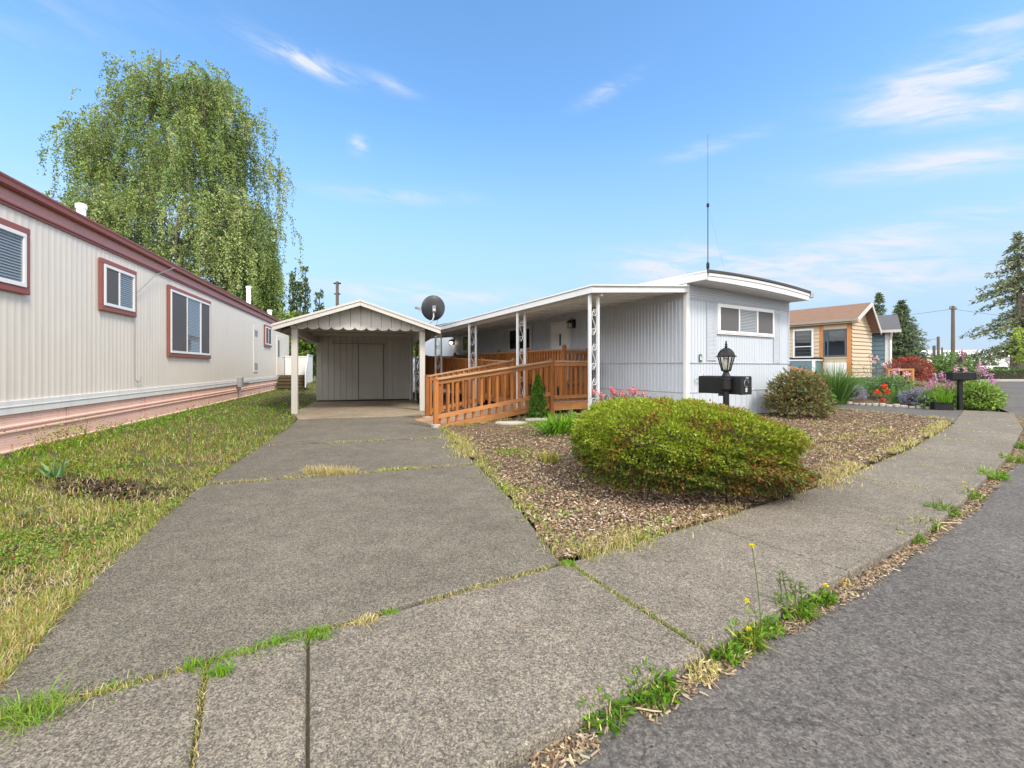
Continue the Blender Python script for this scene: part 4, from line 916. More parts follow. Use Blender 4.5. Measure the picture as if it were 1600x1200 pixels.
# arborvitae by the ramp
p = gp(841, 657, .02)
def arb(loc, h, r, n, label):
    o = empty('arborvitae', loc, 0, label, 'shrub')
    f = rnd(n)**1.15; a = rnd(n, 0, 6.283); rr = r*np.minimum(1, (1-f)*1.5)**.75*(.62+.38*rnd(n))*(1+.25*np.sin(a*4+f*22))
    P = np.stack([rr*np.cos(a), rr*np.sin(a), .04+f*h*.97], 1); D = np.stack([np.cos(a)*.4, np.sin(a)*.4, np.ones(n)*.9], 1)
    V, Q, C = leaves(P, .055*rnd(n,.6,1.3), .02, pal(n, [(.045,.11,.016),(.07,.15,.022),(.03,.075,.014),(.10,.17,.03)], jit=.25), D)
    np_mesh('foliage', V, Q, M['leaf'], C, o); m = MB(); m.tube([(0,0,-.03),(0,0,h*.9)], [.03,.008], 6); m.build('trunk', M['bark'], o); return o
arb(T(-2.42, 2.18, .03), 1.02, .185, 5200, 'narrow green arborvitae growing against the front of the wooden ramp')
def strap(name, loc, n, h, r, w, cols, label, cat, lean=.9, droop=.45, group=None, flowers=None):
    o = empty(name, loc, 0, label, cat, group)
    a = rnd(n, 0, 6.283); q = r*np.sqrt(rnd(n)); P = np.stack([q*np.cos(a), q*np.sin(a), np.zeros(n)], 1)
    D = np.stack([np.cos(a), np.sin(a), 0*a], 1)
    V, Q, C = blades(P, h*rnd(n,.6,1.1), w, pal(n, cols, jit=.2), lean, droop, D=D)
    np_mesh('leaves', V, Q, M['leaf'], C, o); return o
lil = [(.09,.20,.02),(.13,.26,.03),(.17,.28,.035),(.06,.15,.02)]
strap('daylily', gp(872, 681, .0), 260, .47, .20, .030, lil, 'bright green strap-leaved lily clump left of the round bush', 'plant', 1.0)
strap('daylily', gp(903, 676, .0), 220, .45, .17, .028, lil, 'darker strap-leaved clump between the lily clump and the porch post', 'plant', .9)
strap('daylily', gp(926, 680, .0), 170, .40, .16, .026, [(.16,.26,.03),(.20,.28,.04),(.10,.2,.02)], 'yellow-green leafy clump at the foot of the front porch post', 'plant', .9)
strap('iris', gp(858, 722, .0), 60, .20, .10, .014, [(.24,.24,.04),(.30,.25,.06),(.15,.2,.03)], 'small yellowing iris tuft standing in the wood chips', 'plant', .8)
# pink roses by the porch post
o = empty('rose_bush', T(-2.25, -.18, .02), 0, 'pink flowering rose bush beside the front porch post, behind the round bush', 'rose')
n = 900; P = np.stack([RNG.normal(.12,.28,n), RNG.normal(0,.16,n), rnd(n,.1,.72)], 1)
V, Q, C = leaves(P, .045, .026, pal(n, [(.06,.11,.03),(.09,.14,.04),(.10,.07,.04)])); np_mesh('foliage', V, Q, M['leaf'], C, o)
m = MB(); Fl = []
for k in range(18):
    x, y, z = random.gauss(.15,.30), random.gauss(-.05,.12), random.uniform(.55,.86)
    m.tube([(x*.3,y*.3,0),(x*.8,y*.8,z*.6),(x,y,z)], .005, 4); Fl.append(np.array([x,y,z])+RNG.normal(0,.022,(36,3)))
m.build('stems', M['bark'], o); Fl = np.concatenate(Fl)
V, Q, C = leaves(Fl, .035, .03, pal(len(Fl), [(.70,.22,.26),(.75,.34,.36),(.62,.14,.18)])); np_mesh('blossoms', V, Q, M['petal'], C, o)

# ------------------------------------------------------------------ grass, chips and weeds (stuff)
def px_scatter(n, u0, u1, v0, v1, poly, off=0.0):
    u = rnd(n, u0, u1); v = rnd(n, v0, v1); Yd = F*CAMZ/(v-VH); Xd = (u-800)/F*Yd
    ok = inpoly(Xd, Yd, poly); Xd, Yd = Xd[ok], Yd[ok]
    return np.stack([Xd, Yd, hz(Xd, Yd)+off], 1)
GREEN = [(.15,.285,.030),(.10,.225,.022),(.19,.30,.042)]; DRY = [(.44,.37,.18),(.38,.33,.15),(.52,.45,.26),(.32,.29,.12)]; OLIVE = [(.24,.255,.05),(.30,.29,.065),(.19,.225,.04)]; RUST = [(.24,.09,.03),(.20,.10,.04)]
P = px_scatter(240000, -260, 520, 596, 1190, LAWN, -.015)
dl = (P[:,0]-L0.x)*DLx.x + (P[:,1]-L0.y)*DLx.y; sl = (P[:,0]-L0.x)*DL.x + (P[:,1]-L0.y)*DL.y
keep = (dl > .03) & ~((((P[:,0]+3.85)/.80)**2 + ((P[:,1]-4.45)/.34)**2 < 1) & (rnd(len(P)) < .82))
bare = vnoise(P[:,0], P[:,1], 2.3, 21)*.6 + vnoise(P[:,0], P[:,1], 6.5, 22)*.4
keep &= (bare > .40 - .25*(sl > 3)) | (rnd(len(P)) < .25); keep &= ~((bare < .5) & (sl < -1.0) & (rnd(len(P)) < .45))
P, dl, sl = P[keep], dl[keep], sl[keep]; n = len(P)
ng = vnoise(P[:,0], P[:,1], .9, 4)*.6 + vnoise(P[:,0], P[:,1], 3.3, 6)*.4
pg = np.clip(.20 + .62*np.clip((sl-.5)/5.5, 0, 1) + .55*(ng-.45) + .35*(dl < .6), .06, .97)
pd = np.clip(.40 - .09*sl*.6 + .9*(.5-ng) + .25*(dl > 2.0), .03, .6)*(1-pg)
q = rnd(n); C = np.where((q < pg)[:,None], pal(n, GREEN), np.where((q < pg+pd)[:,None], pal(n, DRY), np.where((rnd(n) < .12)[:,None], pal(n, RUST), pal(n, OLIVE))))
dist = np.linalg.norm(P[:,:2], axis=1); hh = (.020 + .044*rnd(n)**1.6)*(1+.7*vnoise(P[:,0],P[:,1],1.7,9)) * np.where(dl < .5, 1.25, 1.0)
V, Q, C = blades(P, hh, (.0018+.00085*dist), C, .75, .35)
tag(np_mesh('grass', V, Q, M['grass'], C), kind='stuff')
# low clover leaves among the grass
n0 = 70000; P = px_scatter(n0, -260, 500, 600, 1100, LAWN, 0); dl = (P[:,0]-L0.x)*DLx.x + (P[:,1]-L0.y)*DLx.y; sl = (P[:,0]-L0.x)*DL.x + (P[:,1]-L0.y)*DL.y
pn = vnoise(P[:,0], P[:,1], 1.3, 31)*.65 + vnoise(P[:,0], P[:,1], 4.5, 32)*.35
ok = (dl > .03) & ((((P[:,0]+3.85)/.85)**2 + ((P[:,1]-4.45)/.36)**2 > 1) | (rnd(len(P)) < .08)) & ((pn > .53) | ((dl < .75) & (sl > 1.5) & (pn > .30)) | ((sl > 4.5) & (pn > .36)))
P, dl, pn, sl = P[ok], dl[ok], pn[ok], sl[ok]; P[:,2] += rnd(len(P), .005, .05)*(1+1.2*((dl<.75)&(sl>1.5)))
d0 = np.linalg.norm(P[:,:2], axis=1)
C = pal(len(P), [(.12,.20,.034),(.16,.23,.046),(.085,.155,.026),(.21,.25,.06)]); C = np.where(((rnd(len(P)) < .05) & (sl < 2.5))[:,None], pal(len(P), RUST), C)
V, Q, C = leaves(P, (.010+.0022*d0)*rnd(len(P),.7,1.3), (.007+.0018*d0), C, None, 0, .8); tag(np_mesh('clover', V, Q, M['leaf'], C), kind='stuff')
n = 1500; P = np.stack([-3.85+RNG.normal(0,.36,n), 4.45+RNG.normal(0,.15,n), np.zeros(n)], 1); P[:,1] -= .28*(P[:,0]+3.85); P[:,2] = hz(P[:,0],P[:,1]) + rnd(n,-.03,.012); BARE = (P, pal(n, [(.06,.035,.026),(.04,.026,.02),(.09,.055,.04),(.13,.085,.06)]))
# dead thatch and pebbles on the lawn soil
P = px_scatter(26000, -200, 420, 690, 1190, LAWN, .004); n = len(P)
V, Q, C = leaves(P, .05*rnd(n,.3,1.3), .004, pal(n, [(.40,.32,.18),(.28,.22,.13),(.46,.40,.28)]), None, 0, 2.5); tag(np_mesh('dead_grass', V, Q, M['chips'], C), kind='stuff')
def chips(P, L, W, C):
    n = len(P); a = rnd(n, 0, 6.283); t = RNG.normal(0, .28, n); d = np.stack([np.cos(a), np.sin(a), t], 1); d = unit(d)
    up = np.stack([RNG.normal(0,.35,n), RNG.normal(0,.35,n), np.ones(n)], 1); e = unit(np.cross(up, d)); L = L[:,None]; W = W[:,None]
    V = np.stack([P-d*L*.5-e*W*.45, P+d*L*.5-e*W*.5*rnd(n,.4,1)[:,None], P+d*L*.48+e*W*.4, P-d*L*.52+e*W*.5*rnd(n,.4,1)[:,None]], 1).reshape(-1,3)
    return V, np.arange(4*n).reshape(n,4), np.repeat(C,4,axis=0)
V, Q, C = chips(BARE[0], .02+.05*rnd(len(BARE[0])), .01+.018*rnd(len(BARE[0])), BARE[1]); tag(np_mesh('bark_litter', V, Q, M['chips'], C), kind='stuff')
# wood chips of the bed
P = px_scatter(150000, 640, 1520, 640, 880, BED, .004); n = len(P); P[:,2] += rnd(n, 0, .018)
ss = (P[:,0]-C0.x)*DT.x + (P[:,1]-C0.y)*DT.y; pn = vnoise(P[:,0], P[:,1], 1.1, 41); ok = rnd(n) < .5+.5*pn; P, pn = P[ok], pn[ok]; n = len(P)
C = np.where((rnd(n) < .07+.10*pn*(P[:,0] < 1.6))[:,None], pal(n, [(.46,.40,.31),(.38,.31,.23),(.54,.49,.42)]), pal(n, [(.25,.17,.105),(.16,.105,.065),(.36,.265,.175),(.10,.066,.044),(.30,.215,.14)], jit=.25))
d0 = np.linalg.norm(P[:,:2], axis=1)
V, Q, C = chips(P, .010+.028*rnd(n)**2+.0014*d0, .005+.009*rnd(n)+.0007*d0, C); tag(np_mesh('wood_chips', V, Q, M['chips'], C), kind='stuff')
# dry grass fringes along the bed edges and in the joints
def along(pts, step, wid, dens=1.0, skip=.35, seed=0):
    out = []
    for a, b in zip(pts[:-1], pts[1:]):
        a, b = np.array(a[:2]), np.array(b[:2]); L = np.linalg.norm(b-a); n = int(L/step*dens); f = rnd(n); c = a + (b-a)*f[:,None]
        nrm = np.array([-(b-a)[1], (b-a)[0]])/L; out.append(c + nrm*RNG.normal(0, wid, n)[:,None])
    P = np.concatenate(out); k = vnoise(P[:,0], P[:,1], 2.4, 50+seed) > skip; P = P[k]; return np.column_stack([P, np.full(len(P), -.022)])
parts = []
def fringe(pts, step, wid, h, cols, skip=.35, seed=0, w=None, lean=.9, z=None):
    P = along(pts, step, wid, 1, skip, seed)
    if z is not None: P[:,2] = hz(P[:,0], P[:,1]) + z
    if not len(P): return
    d0 = np.linalg.norm(P[:,:2], axis=1)
    parts.append(blades(P, h*rnd(len(P),.4,1.3), .0025+.0012*d0*.6, pal(len(P), cols, w), lean, .4))
MIX = GREEN + DRY + DRY
J1 = [(-2.05,1.475), (-.9,2.155), (.33,2.91)]
fringe(J1, .0016, .012, .035, DRY+OLIVE, .30, 1); fringe([(-2.05,1.475),(-1.5,1.81)], .0012, .02, .05, DRY+GREEN, .1, 2); fringe([(-1.36,1.88),(-1.02,2.09)], .0011, .018, .055, GREEN, .1, 3)
fringe([(.36,2.9),(.86,2.03)], .0016, .012, .035, GREEN+OLIVE+DRY, .28, 4)
fringe([(-1.29,1.93),(-.76,1.01)], .002, .01, .035, DRY+OLIVE, .3, 5)
fringe([(-3.35,4.85),(-.45,5.9)], .0022, .02, .05, DRY+DRY+OLIVE, .22, 6); fringe([(-2.15,5.28),(-1.85,5.40)], .0009, .05, .11, DRY, .0, 7); fringe([(-1.6,5.48),(-1.2,5.63)], .001, .03, .06, GREEN+DRY, .0, 8)
fringe([(-4.03,7.28),(-1.1,8.13)], .004, .02, .05, DRY+GREEN, .35, 9)
for k, j in enumerate(JP[6:14]): fringe([j[0], j[1]], .003, .013, .035, MIX, .42, 13+k)
fringe([(.33,2.98),(.04,4.35),(-.41,5.95),(-1.0,8.1),(-1.5,9.6)], .0022, .05, .06, DRY+DRY+OLIVE+GREEN, .42, 30, z=-.01)
fringe([(.40,3.0),(1.61,3.78),(3.55,5.10),(6.4,7.3),(9.8,10.2)], .0028, .07, .06, DRY+DRY+DRY+OLIVE, .40, 31, z=-.01)
fringe([(.42,3.05),(.95,3.38)], .0007, .09, .07, DRY+OLIVE, .1, 32, z=-.01); fringe([(3.1,4.75),(4.3,5.75)], .0014, .12, .06, DRY, .2, 33, z=-.01); fringe([(-.55,6.3),(-1.1,8.4)], .0012, .13, .07, DRY+DRY+OLIVE, .25, 34, z=-.01)
fringe([(.5,3.6),(1.0,5.2)], .0035, .30, .05, DRY+OLIVE+DRY, .5, 38, z=-.01); fringe([(4.2,6.3),(7.2,8.9)], .0018, .32, .05, DRY+DRY+OLIVE, .45, 39, z=-.01); fringe([(.0,7.2),(2.0,8.3)], .004, .45, .05, DRY+OLIVE+GREEN, .55, 40, z=-.01)
fringe([(-.2,6.6),(.3,6.9)], .0009, .16, .05, GREEN+OLIVE, .2, 35, z=-.01)
fringe([(-1.5,9.5),(1.6,11.3)], .004, .12, .07, GREEN+OLIVE+DRY, .3, 36, z=-.01)
fringe([(10.0,10.35),(9.2,13.4)], .006, .08, .06, DRY+OLIVE, .3, 37, z=-.01)
# debris line in the gutter between sidewalk and road
P = along([(p[0]+.03, p[1]-.045) for p in OUT[1:]], .0012, .028, 1, .25, 60); P[:,2] = ROADZ+.006
V, Q, C = merge(parts); tag(np_mesh('joint_grass', V, Q, M['grass'], C), kind='stuff')
V, Q, C = chips(P, .012+.03*rnd(len(P)), .005+.008*rnd(len(P)), pal(len(P), [(.20,.13,.08),(.30,.22,.13),(.12,.085,.06),(.36,.30,.2)])); tag(np_mesh('gutter_litter', V, Q, M['chips'], C), kind='stuff')
# small weeds in the bed
parts = []
for k in range(46):
    u, v = random.uniform(700, 1050), random.uniform(700, 870)
    if k > 36: u, v = random.uniform(1260, 1480), random.uniform(665, 740)
    p = gp(u, v)
    if not inpoly(np.array([p.x]), np.array([p.y]), BED)[0]: continue
    n = 50; P = np.array(p)[None] + RNG.normal(0, 1, (n, 3))*np.array([.07,.07,0]); P[:,2] = hz(P[:,0],P[:,1]) + rnd(n,.0,.035)
    parts.append(leaves(P, .028, .016, pal(n, GREEN+OLIVE), None, 0, .6))
V, Q, C = merge(parts); tag(np_mesh('ground_weeds', V, Q, M['leaf'], C), kind='stuff')
# weeds growing between the sidewalk and the road: each one a plant
def weed(u, v, n, h, r, label, flowers=(), cols=GREEN, lw=.02, tall=0):
    h *= .78; r *= .85; lw *= .8; p = gp(u, v, ROADZ); cols = [tuple(x*.58 for x in c) if c in GREEN else c for c in cols]; o = empty('weed', p, 0, label, 'weed', 'weeds along the sidewalk edge')
    a = rnd(n, 0, 6.283); D = np.stack([np.cos(a), np.sin(a), .25+0*a], 1); q = r*np.sqrt(rnd(n))*.9
    P = np.stack([q*np.cos(a)*1.2, q*np.sin(a), rnd(n,0,h*.6)], 1); P[:,:2] = P[:,:2] @ np.array([[.81,.58],[-.58,.81]])
    C = pal(n, cols, jit=.25); ps = [leaves(P, h*.55*rnd(n,.6,1.3), lw, C, D, 0, .5)]
    nb = n//2; P2 = P[:nb].copy(); P2[:,2] = 0; ps.append(blades(P2, h*rnd(nb,.5,1.1), .006, pal(nb, cols+DRY[:1]), .8, .4))
    V, Q, C = merge(ps); np_mesh('leaves', V, Q, M['leaf'], C, o)
    if tall:
        m = MB()
        for k in range(tall):
            b = Vector((random.uniform(-r,r)*.5, random.uniform(-r,r)*.5, 0)); t = b + Vector((random.gauss(0,.03), random.gauss(0,.03), h*random.uniform(1.5,2.3)))
            m.tube([b, b.lerp(t,.5)+Vector((.008,0,0)), t], [.003,.0025,.0015], 4)
            for j in range(14): c = b.lerp(t, random.uniform(.6,1)); m.bar(c, c+Vector((random.gauss(0,.012),random.gauss(0,.012),.012)), .004, .004)
        m.build('seed_stalks', paint('stalk_green', (.09,.12,.03)), o)
    for (fu, fv) in flowers:
        k = (fu-800)/F; tip = Vector((k*(p.y+.02) - p.x, .02, CAMZ+(VH-fv)/F*(p.y+.02) - p.z)); m = MB()
        m.tube([(0,0,0), (tip.x*.35, tip.y*.5, tip.z*.5), tuple(tip)], .0025, 5); m.build('stem', paint('stem_green', (.09,.13,.03)), o)
        nn = 34; a = rnd(nn,0,6.283); D = np.stack([np.cos(a), np.sin(a), .35+0*a], 1)
        V, Q, C = leaves(np.repeat(np.array(tip)[None],nn,0), .017, .007, pal(nn, [(.75,.62,.01),(.8,.7,.02)], jit=.08), D); np_mesh('flower', V, Q, M['petal'], C, o)
weed(1015, 1085, 240, .11, .12, 'broad dark green weed nearest the camera at the sidewalk edge', cols=GREEN[:2], lw=.016, flowers=((1052,1108),))
weed(945, 1122, 150, .10, .10, 'dark weed at the bottom of the photo under the sidewalk edge', cols=GREEN[:2], lw=.016)
weed(1095, 1052, 130, .08, .09, 'dry straw-coloured tuft at the foot of the mossy sidewalk joint', cols=DRY+OLIVE[:1], lw=.008)
weed(1130, 1025, 170, .09, .085, 'leafy rosette between the dry tuft and the yellow flowered weed', cols=GREEN, lw=.022)
weed(1165, 1005, 220, .12, .09, 'feathery green weed with a yellow flower at its foot', flowers=((1170,983),), cols=GREEN+OLIVE[:1], lw=.012)
weed(1190, 985, 150, .10, .10, 'weed with tall thin stems and two yellow flowers over the sidewalk', flowers=((1167,939),(1175,853)), cols=GREEN, lw=.018)
weed(1240, 958, 220, .12, .11, 'bushy weed with upright seed stalks', cols=GREEN, lw=.018, tall=5)
weed(1280, 938, 170, .09, .09, 'round rosette weed with one low yellow flower beside the sidewalk', flowers=((1291,915),), cols=GREEN, lw=.022)
weed(1312, 912, 110, .06, .07, 'low rusty dry tuft right of the rosette weed', cols=DRY+RUST, lw=.006)
weed(1422, 845, 160, .10, .10, 'green weed tuft at the edge with one yellow flower above it', flowers=((1407,833),), cols=GREEN, lw=.012)
weed(1446, 825, 150, .12, .12, 'mixed green and straw tuft beyond the yellow flowered tuft', cols=GREEN+DRY[:1], lw=.012)
weed(1472, 803, 200, .15, .12, 'tall grassy clump halfway along the sidewalk edge', cols=GREEN, lw=.012)
weed(1518, 778, 160, .10, .11, 'weed with three small yellow flowers far along the sidewalk edge', flowers=((1506,754),(1508,760),(1520,765)), cols=GREEN, lw=.014)
weed(1550, 748, 220, .17, .14, 'large bright grass clump far along the sidewalk edge', cols=[(.14,.26,.03),(.11,.21,.025)], lw=.014)
weed(1585, 722, 200, .17, .15, 'grass clump on the sidewalk edge at the right of the photo', cols=GREEN+OLIVE[:1], lw=.014)
weed(1606, 702, 200, .18, .15, 'farthest grass clump at the right border on the sidewalk edge', cols=GREEN, lw=.014)
def tuft(u, v, n, h, r, cols, label, z=0.0):
    p = gp(u, v, z); o = empty('grass_tuft', p, 0, label, 'grass tuft', 'grass tufts in the pavement joints'); a = rnd(n,0,6.283); q = r*np.sqrt(rnd(n)); P = np.stack([q*np.cos(a), q*np.sin(a)*.6, 0*q-.02], 1)
    V, Q, C = blades(P, h*rnd(n,.5,1.2), .005, pal(n, cols), 1.0, .4); np_mesh('blades', V, Q, M['grass'], C, o)
tuft(888, 881, 110, .05, .05, GREEN, 'green tuft where driveway, bed and sidewalk meet'); tuft(568, 972, 130, .055, .05, DRY, 'straw-coloured tuft in the near driveway joint'); tuft(490, 992, 170, .06, .09, GREEN, 'long green tuft in the near driveway joint left of the straw tuft')
tuft(345, 1052, 150, .06, .05, GREEN, 'dark green tuft at the top of the short sidewalk joint'); tuft(45, 1118, 220, .10, .12, [(.15,.26,.04),(.2,.28,.06)], 'bright green tuft in the joint at the lower left corner'); tuft(610, 957, 80, .04, .04, GREEN, 'small green tuft right of the straw tuft in the near joint')
tuft(500, 738, 420, .12, .20, DRY, 'large dry straw clump in the middle driveway joint')
# broad-leaved dock plant and tall weeds on the lawn
def dock(u, v, n, h, label, cols, w=.032):
    p = gp(u, v, .05); p.z = hz1(p.x, p.y)-.01; strap('dock_weed', p, n, h, .05, w, cols, label, 'weed', .9, .35)
dock(85, 760, 13, .24, 'broad blue-green dock weed in the lawn above the bare patch', [(.13,.22,.09),(.10,.19,.07)]); dock(45, 812, 10, .13, 'pale flattened broad-leaved weed at the left edge below the bare patch', [(.22,.28,.13),(.26,.31,.16)])
o = empty('wild_geranium', Lf(.28, -.0+.75, .2), 0, 'tall reddish-green weed against the pink skirting at the left', 'weed'); n = 700
P = np.stack([RNG.normal(0,.16,n), RNG.normal(0,.30,n), rnd(n,0,.34)*np.exp(-np.abs(RNG.normal(0,.4,n)))], 1); V, Q, C = leaves(P, .03, .018, pal(n, GREEN+OLIVE+RUST)); np_mesh('foliage', V, Q, M['leaf'], C, o)
# flat stones by the ramp, a twig, a rock
for (u, v, w, d, lab) in ((797, 664, .34, .20, 'whitish flat stone lying before the wooden ramp'), (842, 661, .30, .16, 'grey flat stone beside the whitish one before the wooden ramp')):
    p = gp(u, v, .03); m = MB(); poly = [(w*math.cos(a)*random.uniform(.8,1.1), d*math.sin(a)*random.uniform(.8,1.1), 0) for a in np.linspace(0, 6.283, 12)[:-1]]
    m.prism(poly, (0,0,.05)); o = m.build('flat_stone', M['stone'], bevel=.012); o.location = (p.x, p.y, hz1(p.x,p.y)-.01); tag(o, lab, 'stone')
def twig(a, b, r, lab):
    m = MB(); a, b = Vector(a), Vector(b); m.tube([a, a.lerp(b,.35)+Vector((0,.004,.004)), a.lerp(b,.7)+Vector((0,-.004,.003)), b], [r,r*.9,r*.8,r*.6], 5); o = m.build('twig', paint('dry_twig', (.46,.36,.24))); tag(o, lab, 'twig')
twig(gp(1152,1028,ROADZ+.01), gp(1176,1015,ROADZ+.012), .004, 'short pale twig on the road beside the leafy rosette weed'); twig(gp(978,1108,ROADZ+.01), gp(1038,1112,ROADZ+.014), .004, 'long pale straw twig on the road at the bottom of the photo'); twig(gp(1458,818,ROADZ+.01), gp(1503,817,ROADZ+.01), .005, 'thin pale twig on the road beyond the grassy clump')
m = MB(); p = gp(1555,764,ROADZ); m.bar(p+Vector((-.05,0,.02)), p+Vector((.05,.02,.02)), .04, .03); tag(m.build('bark_piece', M['bark'], bevel=.008), 'dark piece of bark lying on the road beside the far weeds', 'bark')

# ------------------------------------------------------------------ neighbour's garden
def gpt(u, Yd): x = (u-800)/F*Yd; return Vector((x, Yd, hz1(x, Yd)))
stone0 = None
for k in range(17):
    f = k/16; a = Vector((10.85, 15.9, 0)).lerp(Vector((12.55, 13.55, 0)), f) + Vector((.15,.1,0)); m = MB()
    if k < 4:
        poly = [(.105*math.cos(q)*random.uniform(.8,1.15), .075*math.sin(q)*random.uniform(.8,1.15), 0) for q in np.linspace(0,6.283,9)[:-1]]; m.prism(poly, (0,0,.09)); s_ = m.build('border_stone', M['stone'], bevel=.02)
        tag(s_, 'rough pale stone in the low border row beside the driveway of the tan house', 'stone', 'border stones of the garden'); stone0 = [*(stone0 or []), s_]
    else: s_ = stone0[k % 4].copy(); COL.objects.link(s_)
    s_.location = (a.x, a.y, hz1(a.x,a.y)-.02); s_.rotation_euler = (0,0,random.uniform(-.5,.5)+2.15); s_.scale = (random.uniform(.8,1.2),)*2 + (random.uniform(.7,1.2),)
o = strap('ornamental_grass', gpt(1303, 15.6), 900, 1.45, .34, .016, [(.06,.13,.03),(.09,.17,.035),(.05,.10,.03),(.12,.19,.06)], 'large fountain of fine green grass in front of the tan house', 'ornamental grass', .55, .35)
mound('lavender', gpt(1330, 16.2), .42, .40, .55, 1500, .06, .018, [(.16,.19,.12),(.25,.25,.38),(.20,.20,.32)], 'grey-lilac mound at the right foot of the ornamental grass', 'plant', core_k=.6)
mound('hosta', gpt(1281, 15.4), .35, .35, .5, 500, .14, .08, [(.08,.18,.03),(.11,.22,.04)], 'bright green broad-leaved plant between the olive shrub and the ornamental grass', 'plant', core_k=.6)
p = gpt(1345, 19.5); n = 5000; P = np.stack([RNG.uniform(-1.2,1.2,n), RNG.uniform(-1.6,1.6,n), np.zeros(n)], 1); P[:,2] = hz(P[:,0]+p.x, P[:,1]+p.y)-p.z
V, Q, C = blades(P, .09*rnd(n,.6,1.3), .02, pal(n, [(.08,.17,.03),(.11,.21,.04)]), .5, .3); o = tag(np_mesh('garden_lawn', V, Q, M['grass'], C), kind='stuff'); o.location = p
def flowerplant(name, loc, label, cat, spikes, leafn, lr, lh, lcols, fcols, group=None, spike_h=.28, fl=.05, n_f=46, ls=.07, blob=False):
    o = empty(name, loc, 0, label, cat, group)
    if leafn:
        P = np.stack([RNG.normal(0,lr*.5,leafn), RNG.normal(0,lr*.5,leafn), lh*rnd(leafn)**1.2], 1); V, Q, C = leaves(P, ls*rnd(leafn,.6,1.3), ls*.42, pal(leafn, lcols), None, 0, .5); np_mesh('foliage', V, Q, M['leaf'], C, o)
    if spikes:
        m = MB(); ps = []
        for (x, y, z) in spikes:
            m.tube([(x*.4,y*.4,0),(x*.9,y,z*.6),(x,y,z)], .008, 5)
            if blob: q = np.array([x,y,z]) + RNG.normal(0,1,(n_f,3))*np.array([fl,fl,fl*.8])*.6
            else: f = rnd(n_f); q = np.array([x,y,z])[None] + np.stack([RNG.normal(0,.035,n_f)*(1.25-f), RNG.normal(0,.035,n_f)*(1.25-f), spike_h*(f-1)+.02], 1)
            ps.append(leaves(q, fl*rnd(n_f,.7,1.2), fl*.7, pal(n_f, fcols), None, .3))
        m.build('stem', paint('flower_stem', (.09,.13,.04)), o); V, Q, C = merge(ps); np_mesh('blossoms', V, Q, M['petal'], C, o)
    return o
PINK = [(.62,.22,.46),(.70,.36,.56),(.52,.15,.36),(.75,.50,.62)]
YF = 13.9
for (u, v, lab, cols) in ((1503,549,'tallest foxglove, deep magenta, rising above the second mailbox',[(.42,.07,.17),(.5,.10,.22)]), (1530,566,'tall pink foxglove close right of the second mailbox',PINK), (1539,572,'second tall pink foxglove right of the second mailbox, behind the first',PINK), (1549,585,'leaning pink foxglove spike at the right edge of the garden',PINK), (1553,604,'low drooping pink foxglove hanging over the road',PINK), (1494,572,'pale pink foxglove just left of the small lantern',[(.75,.45,.55),(.7,.35,.5)]), (1508,574,'pale pink foxglove just right of the small lantern',[(.75,.45,.55),(.7,.35,.5)]), (1460,585,'pink foxglove left of the second mailbox, leftmost of the row',PINK), (1471,581,'pink foxglove second from the left in the row left of the mailbox',PINK), (1480,586,'pink foxglove directly left of the second mailbox',PINK), (1487,598,'short pale foxglove under the second mailbox at its left',PINK), (1526,600,'short pale foxglove under the second mailbox at its right',PINK), (1453,594,'short pink foxglove behind the lavender mound',PINK)):
    b = gpt(u + random.uniform(-4,4), YF + random.uniform(-.3,.6)); zt = CAMZ + (VH-v)/F*b.y - b.z; dx = (u-800)/F*b.y - b.x
    flowerplant('foxglove', b, lab, 'foxglove', [(dx,0,zt)], 160, .22, min(.6,zt*.6), [(.09,.17,.035),(.13,.22,.05),(.16,.25,.06)], cols, 'foxgloves around the second mailbox', .30, .055, 70, .10)
mound('leafy_clump', gpt(1527, 13.7), .55, .45, .75, 2600, .10, .045, [(.10,.19,.035),(.15,.25,.05),(.19,.28,.07),(.22,.27,.07)], 'big bright leafy foxglove clump right of the second mailbox post', 'plant', lump=.2, shell=.16, core_k=.6)
mound('leafy_clump', gpt(1472, 14.2), .40, .35, .62, 1300, .09, .04, [(.12,.20,.04),(.19,.27,.06),(.24,.28,.08)], 'yellow-green leafy clump behind the black planter box', 'plant', lump=.2, shell=.16, core_k=.55)
mound('lavender', gpt(1436, 14.6), .52, .40, .52, 2600, .07, .016, [(.12,.15,.09),(.22,.20,.33),(.27,.24,.40),(.16,.17,.20)], 'grey-violet lavender mound left of the black planter box', 'lavender', core_k=.65, shell=.13)
mound('salvia', gpt(1447, 13.95), .26, .24, .34, 900, .05, .02, [(.06,.09,.06),(.13,.13,.25),(.10,.12,.10)], 'small dark violet-grey mound beside the left end of the black planter box', 'plant', core_k=.65)
strap('iris', gpt(1408, 15.2), 200, .62, .26, .024, [(.07,.15,.04),(.10,.19,.05),(.13,.21,.06)], 'spiky green iris clump between the red poppies and the lavender mound', 'plant', .5, .2)
mound('leafy_clump', gpt(1392, 16.3), .75, .55, .80, 2600, .08, .04, [(.06,.13,.04),(.09,.17,.06),(.14,.20,.09)], 'green leafy mound behind the red poppies', 'plant', lump=.2, shell=.15, core_k=.6)
for (u, v, lab) in ((1371,612,'red poppy bloom, left one of the pair side by side'),(1386,612,'red poppy bloom, right one of the pair side by side'),(1382,603,'topmost red poppy bloom in the garden'),(1379,625,'lowest red poppy bloom near the border stones')):
    b = gpt(u, 14.9); flowerplant('poppy', b, lab, 'poppy', [(0,0,CAMZ+(VH-v)/F*b.y-b.z)], 26, .12, .3, [(.10,.15,.08)], [(.75,.05,.02),(.68,.035,.015),(.8,.10,.03)], 'red poppies in the garden', fl=.062, n_f=70, blob=True)
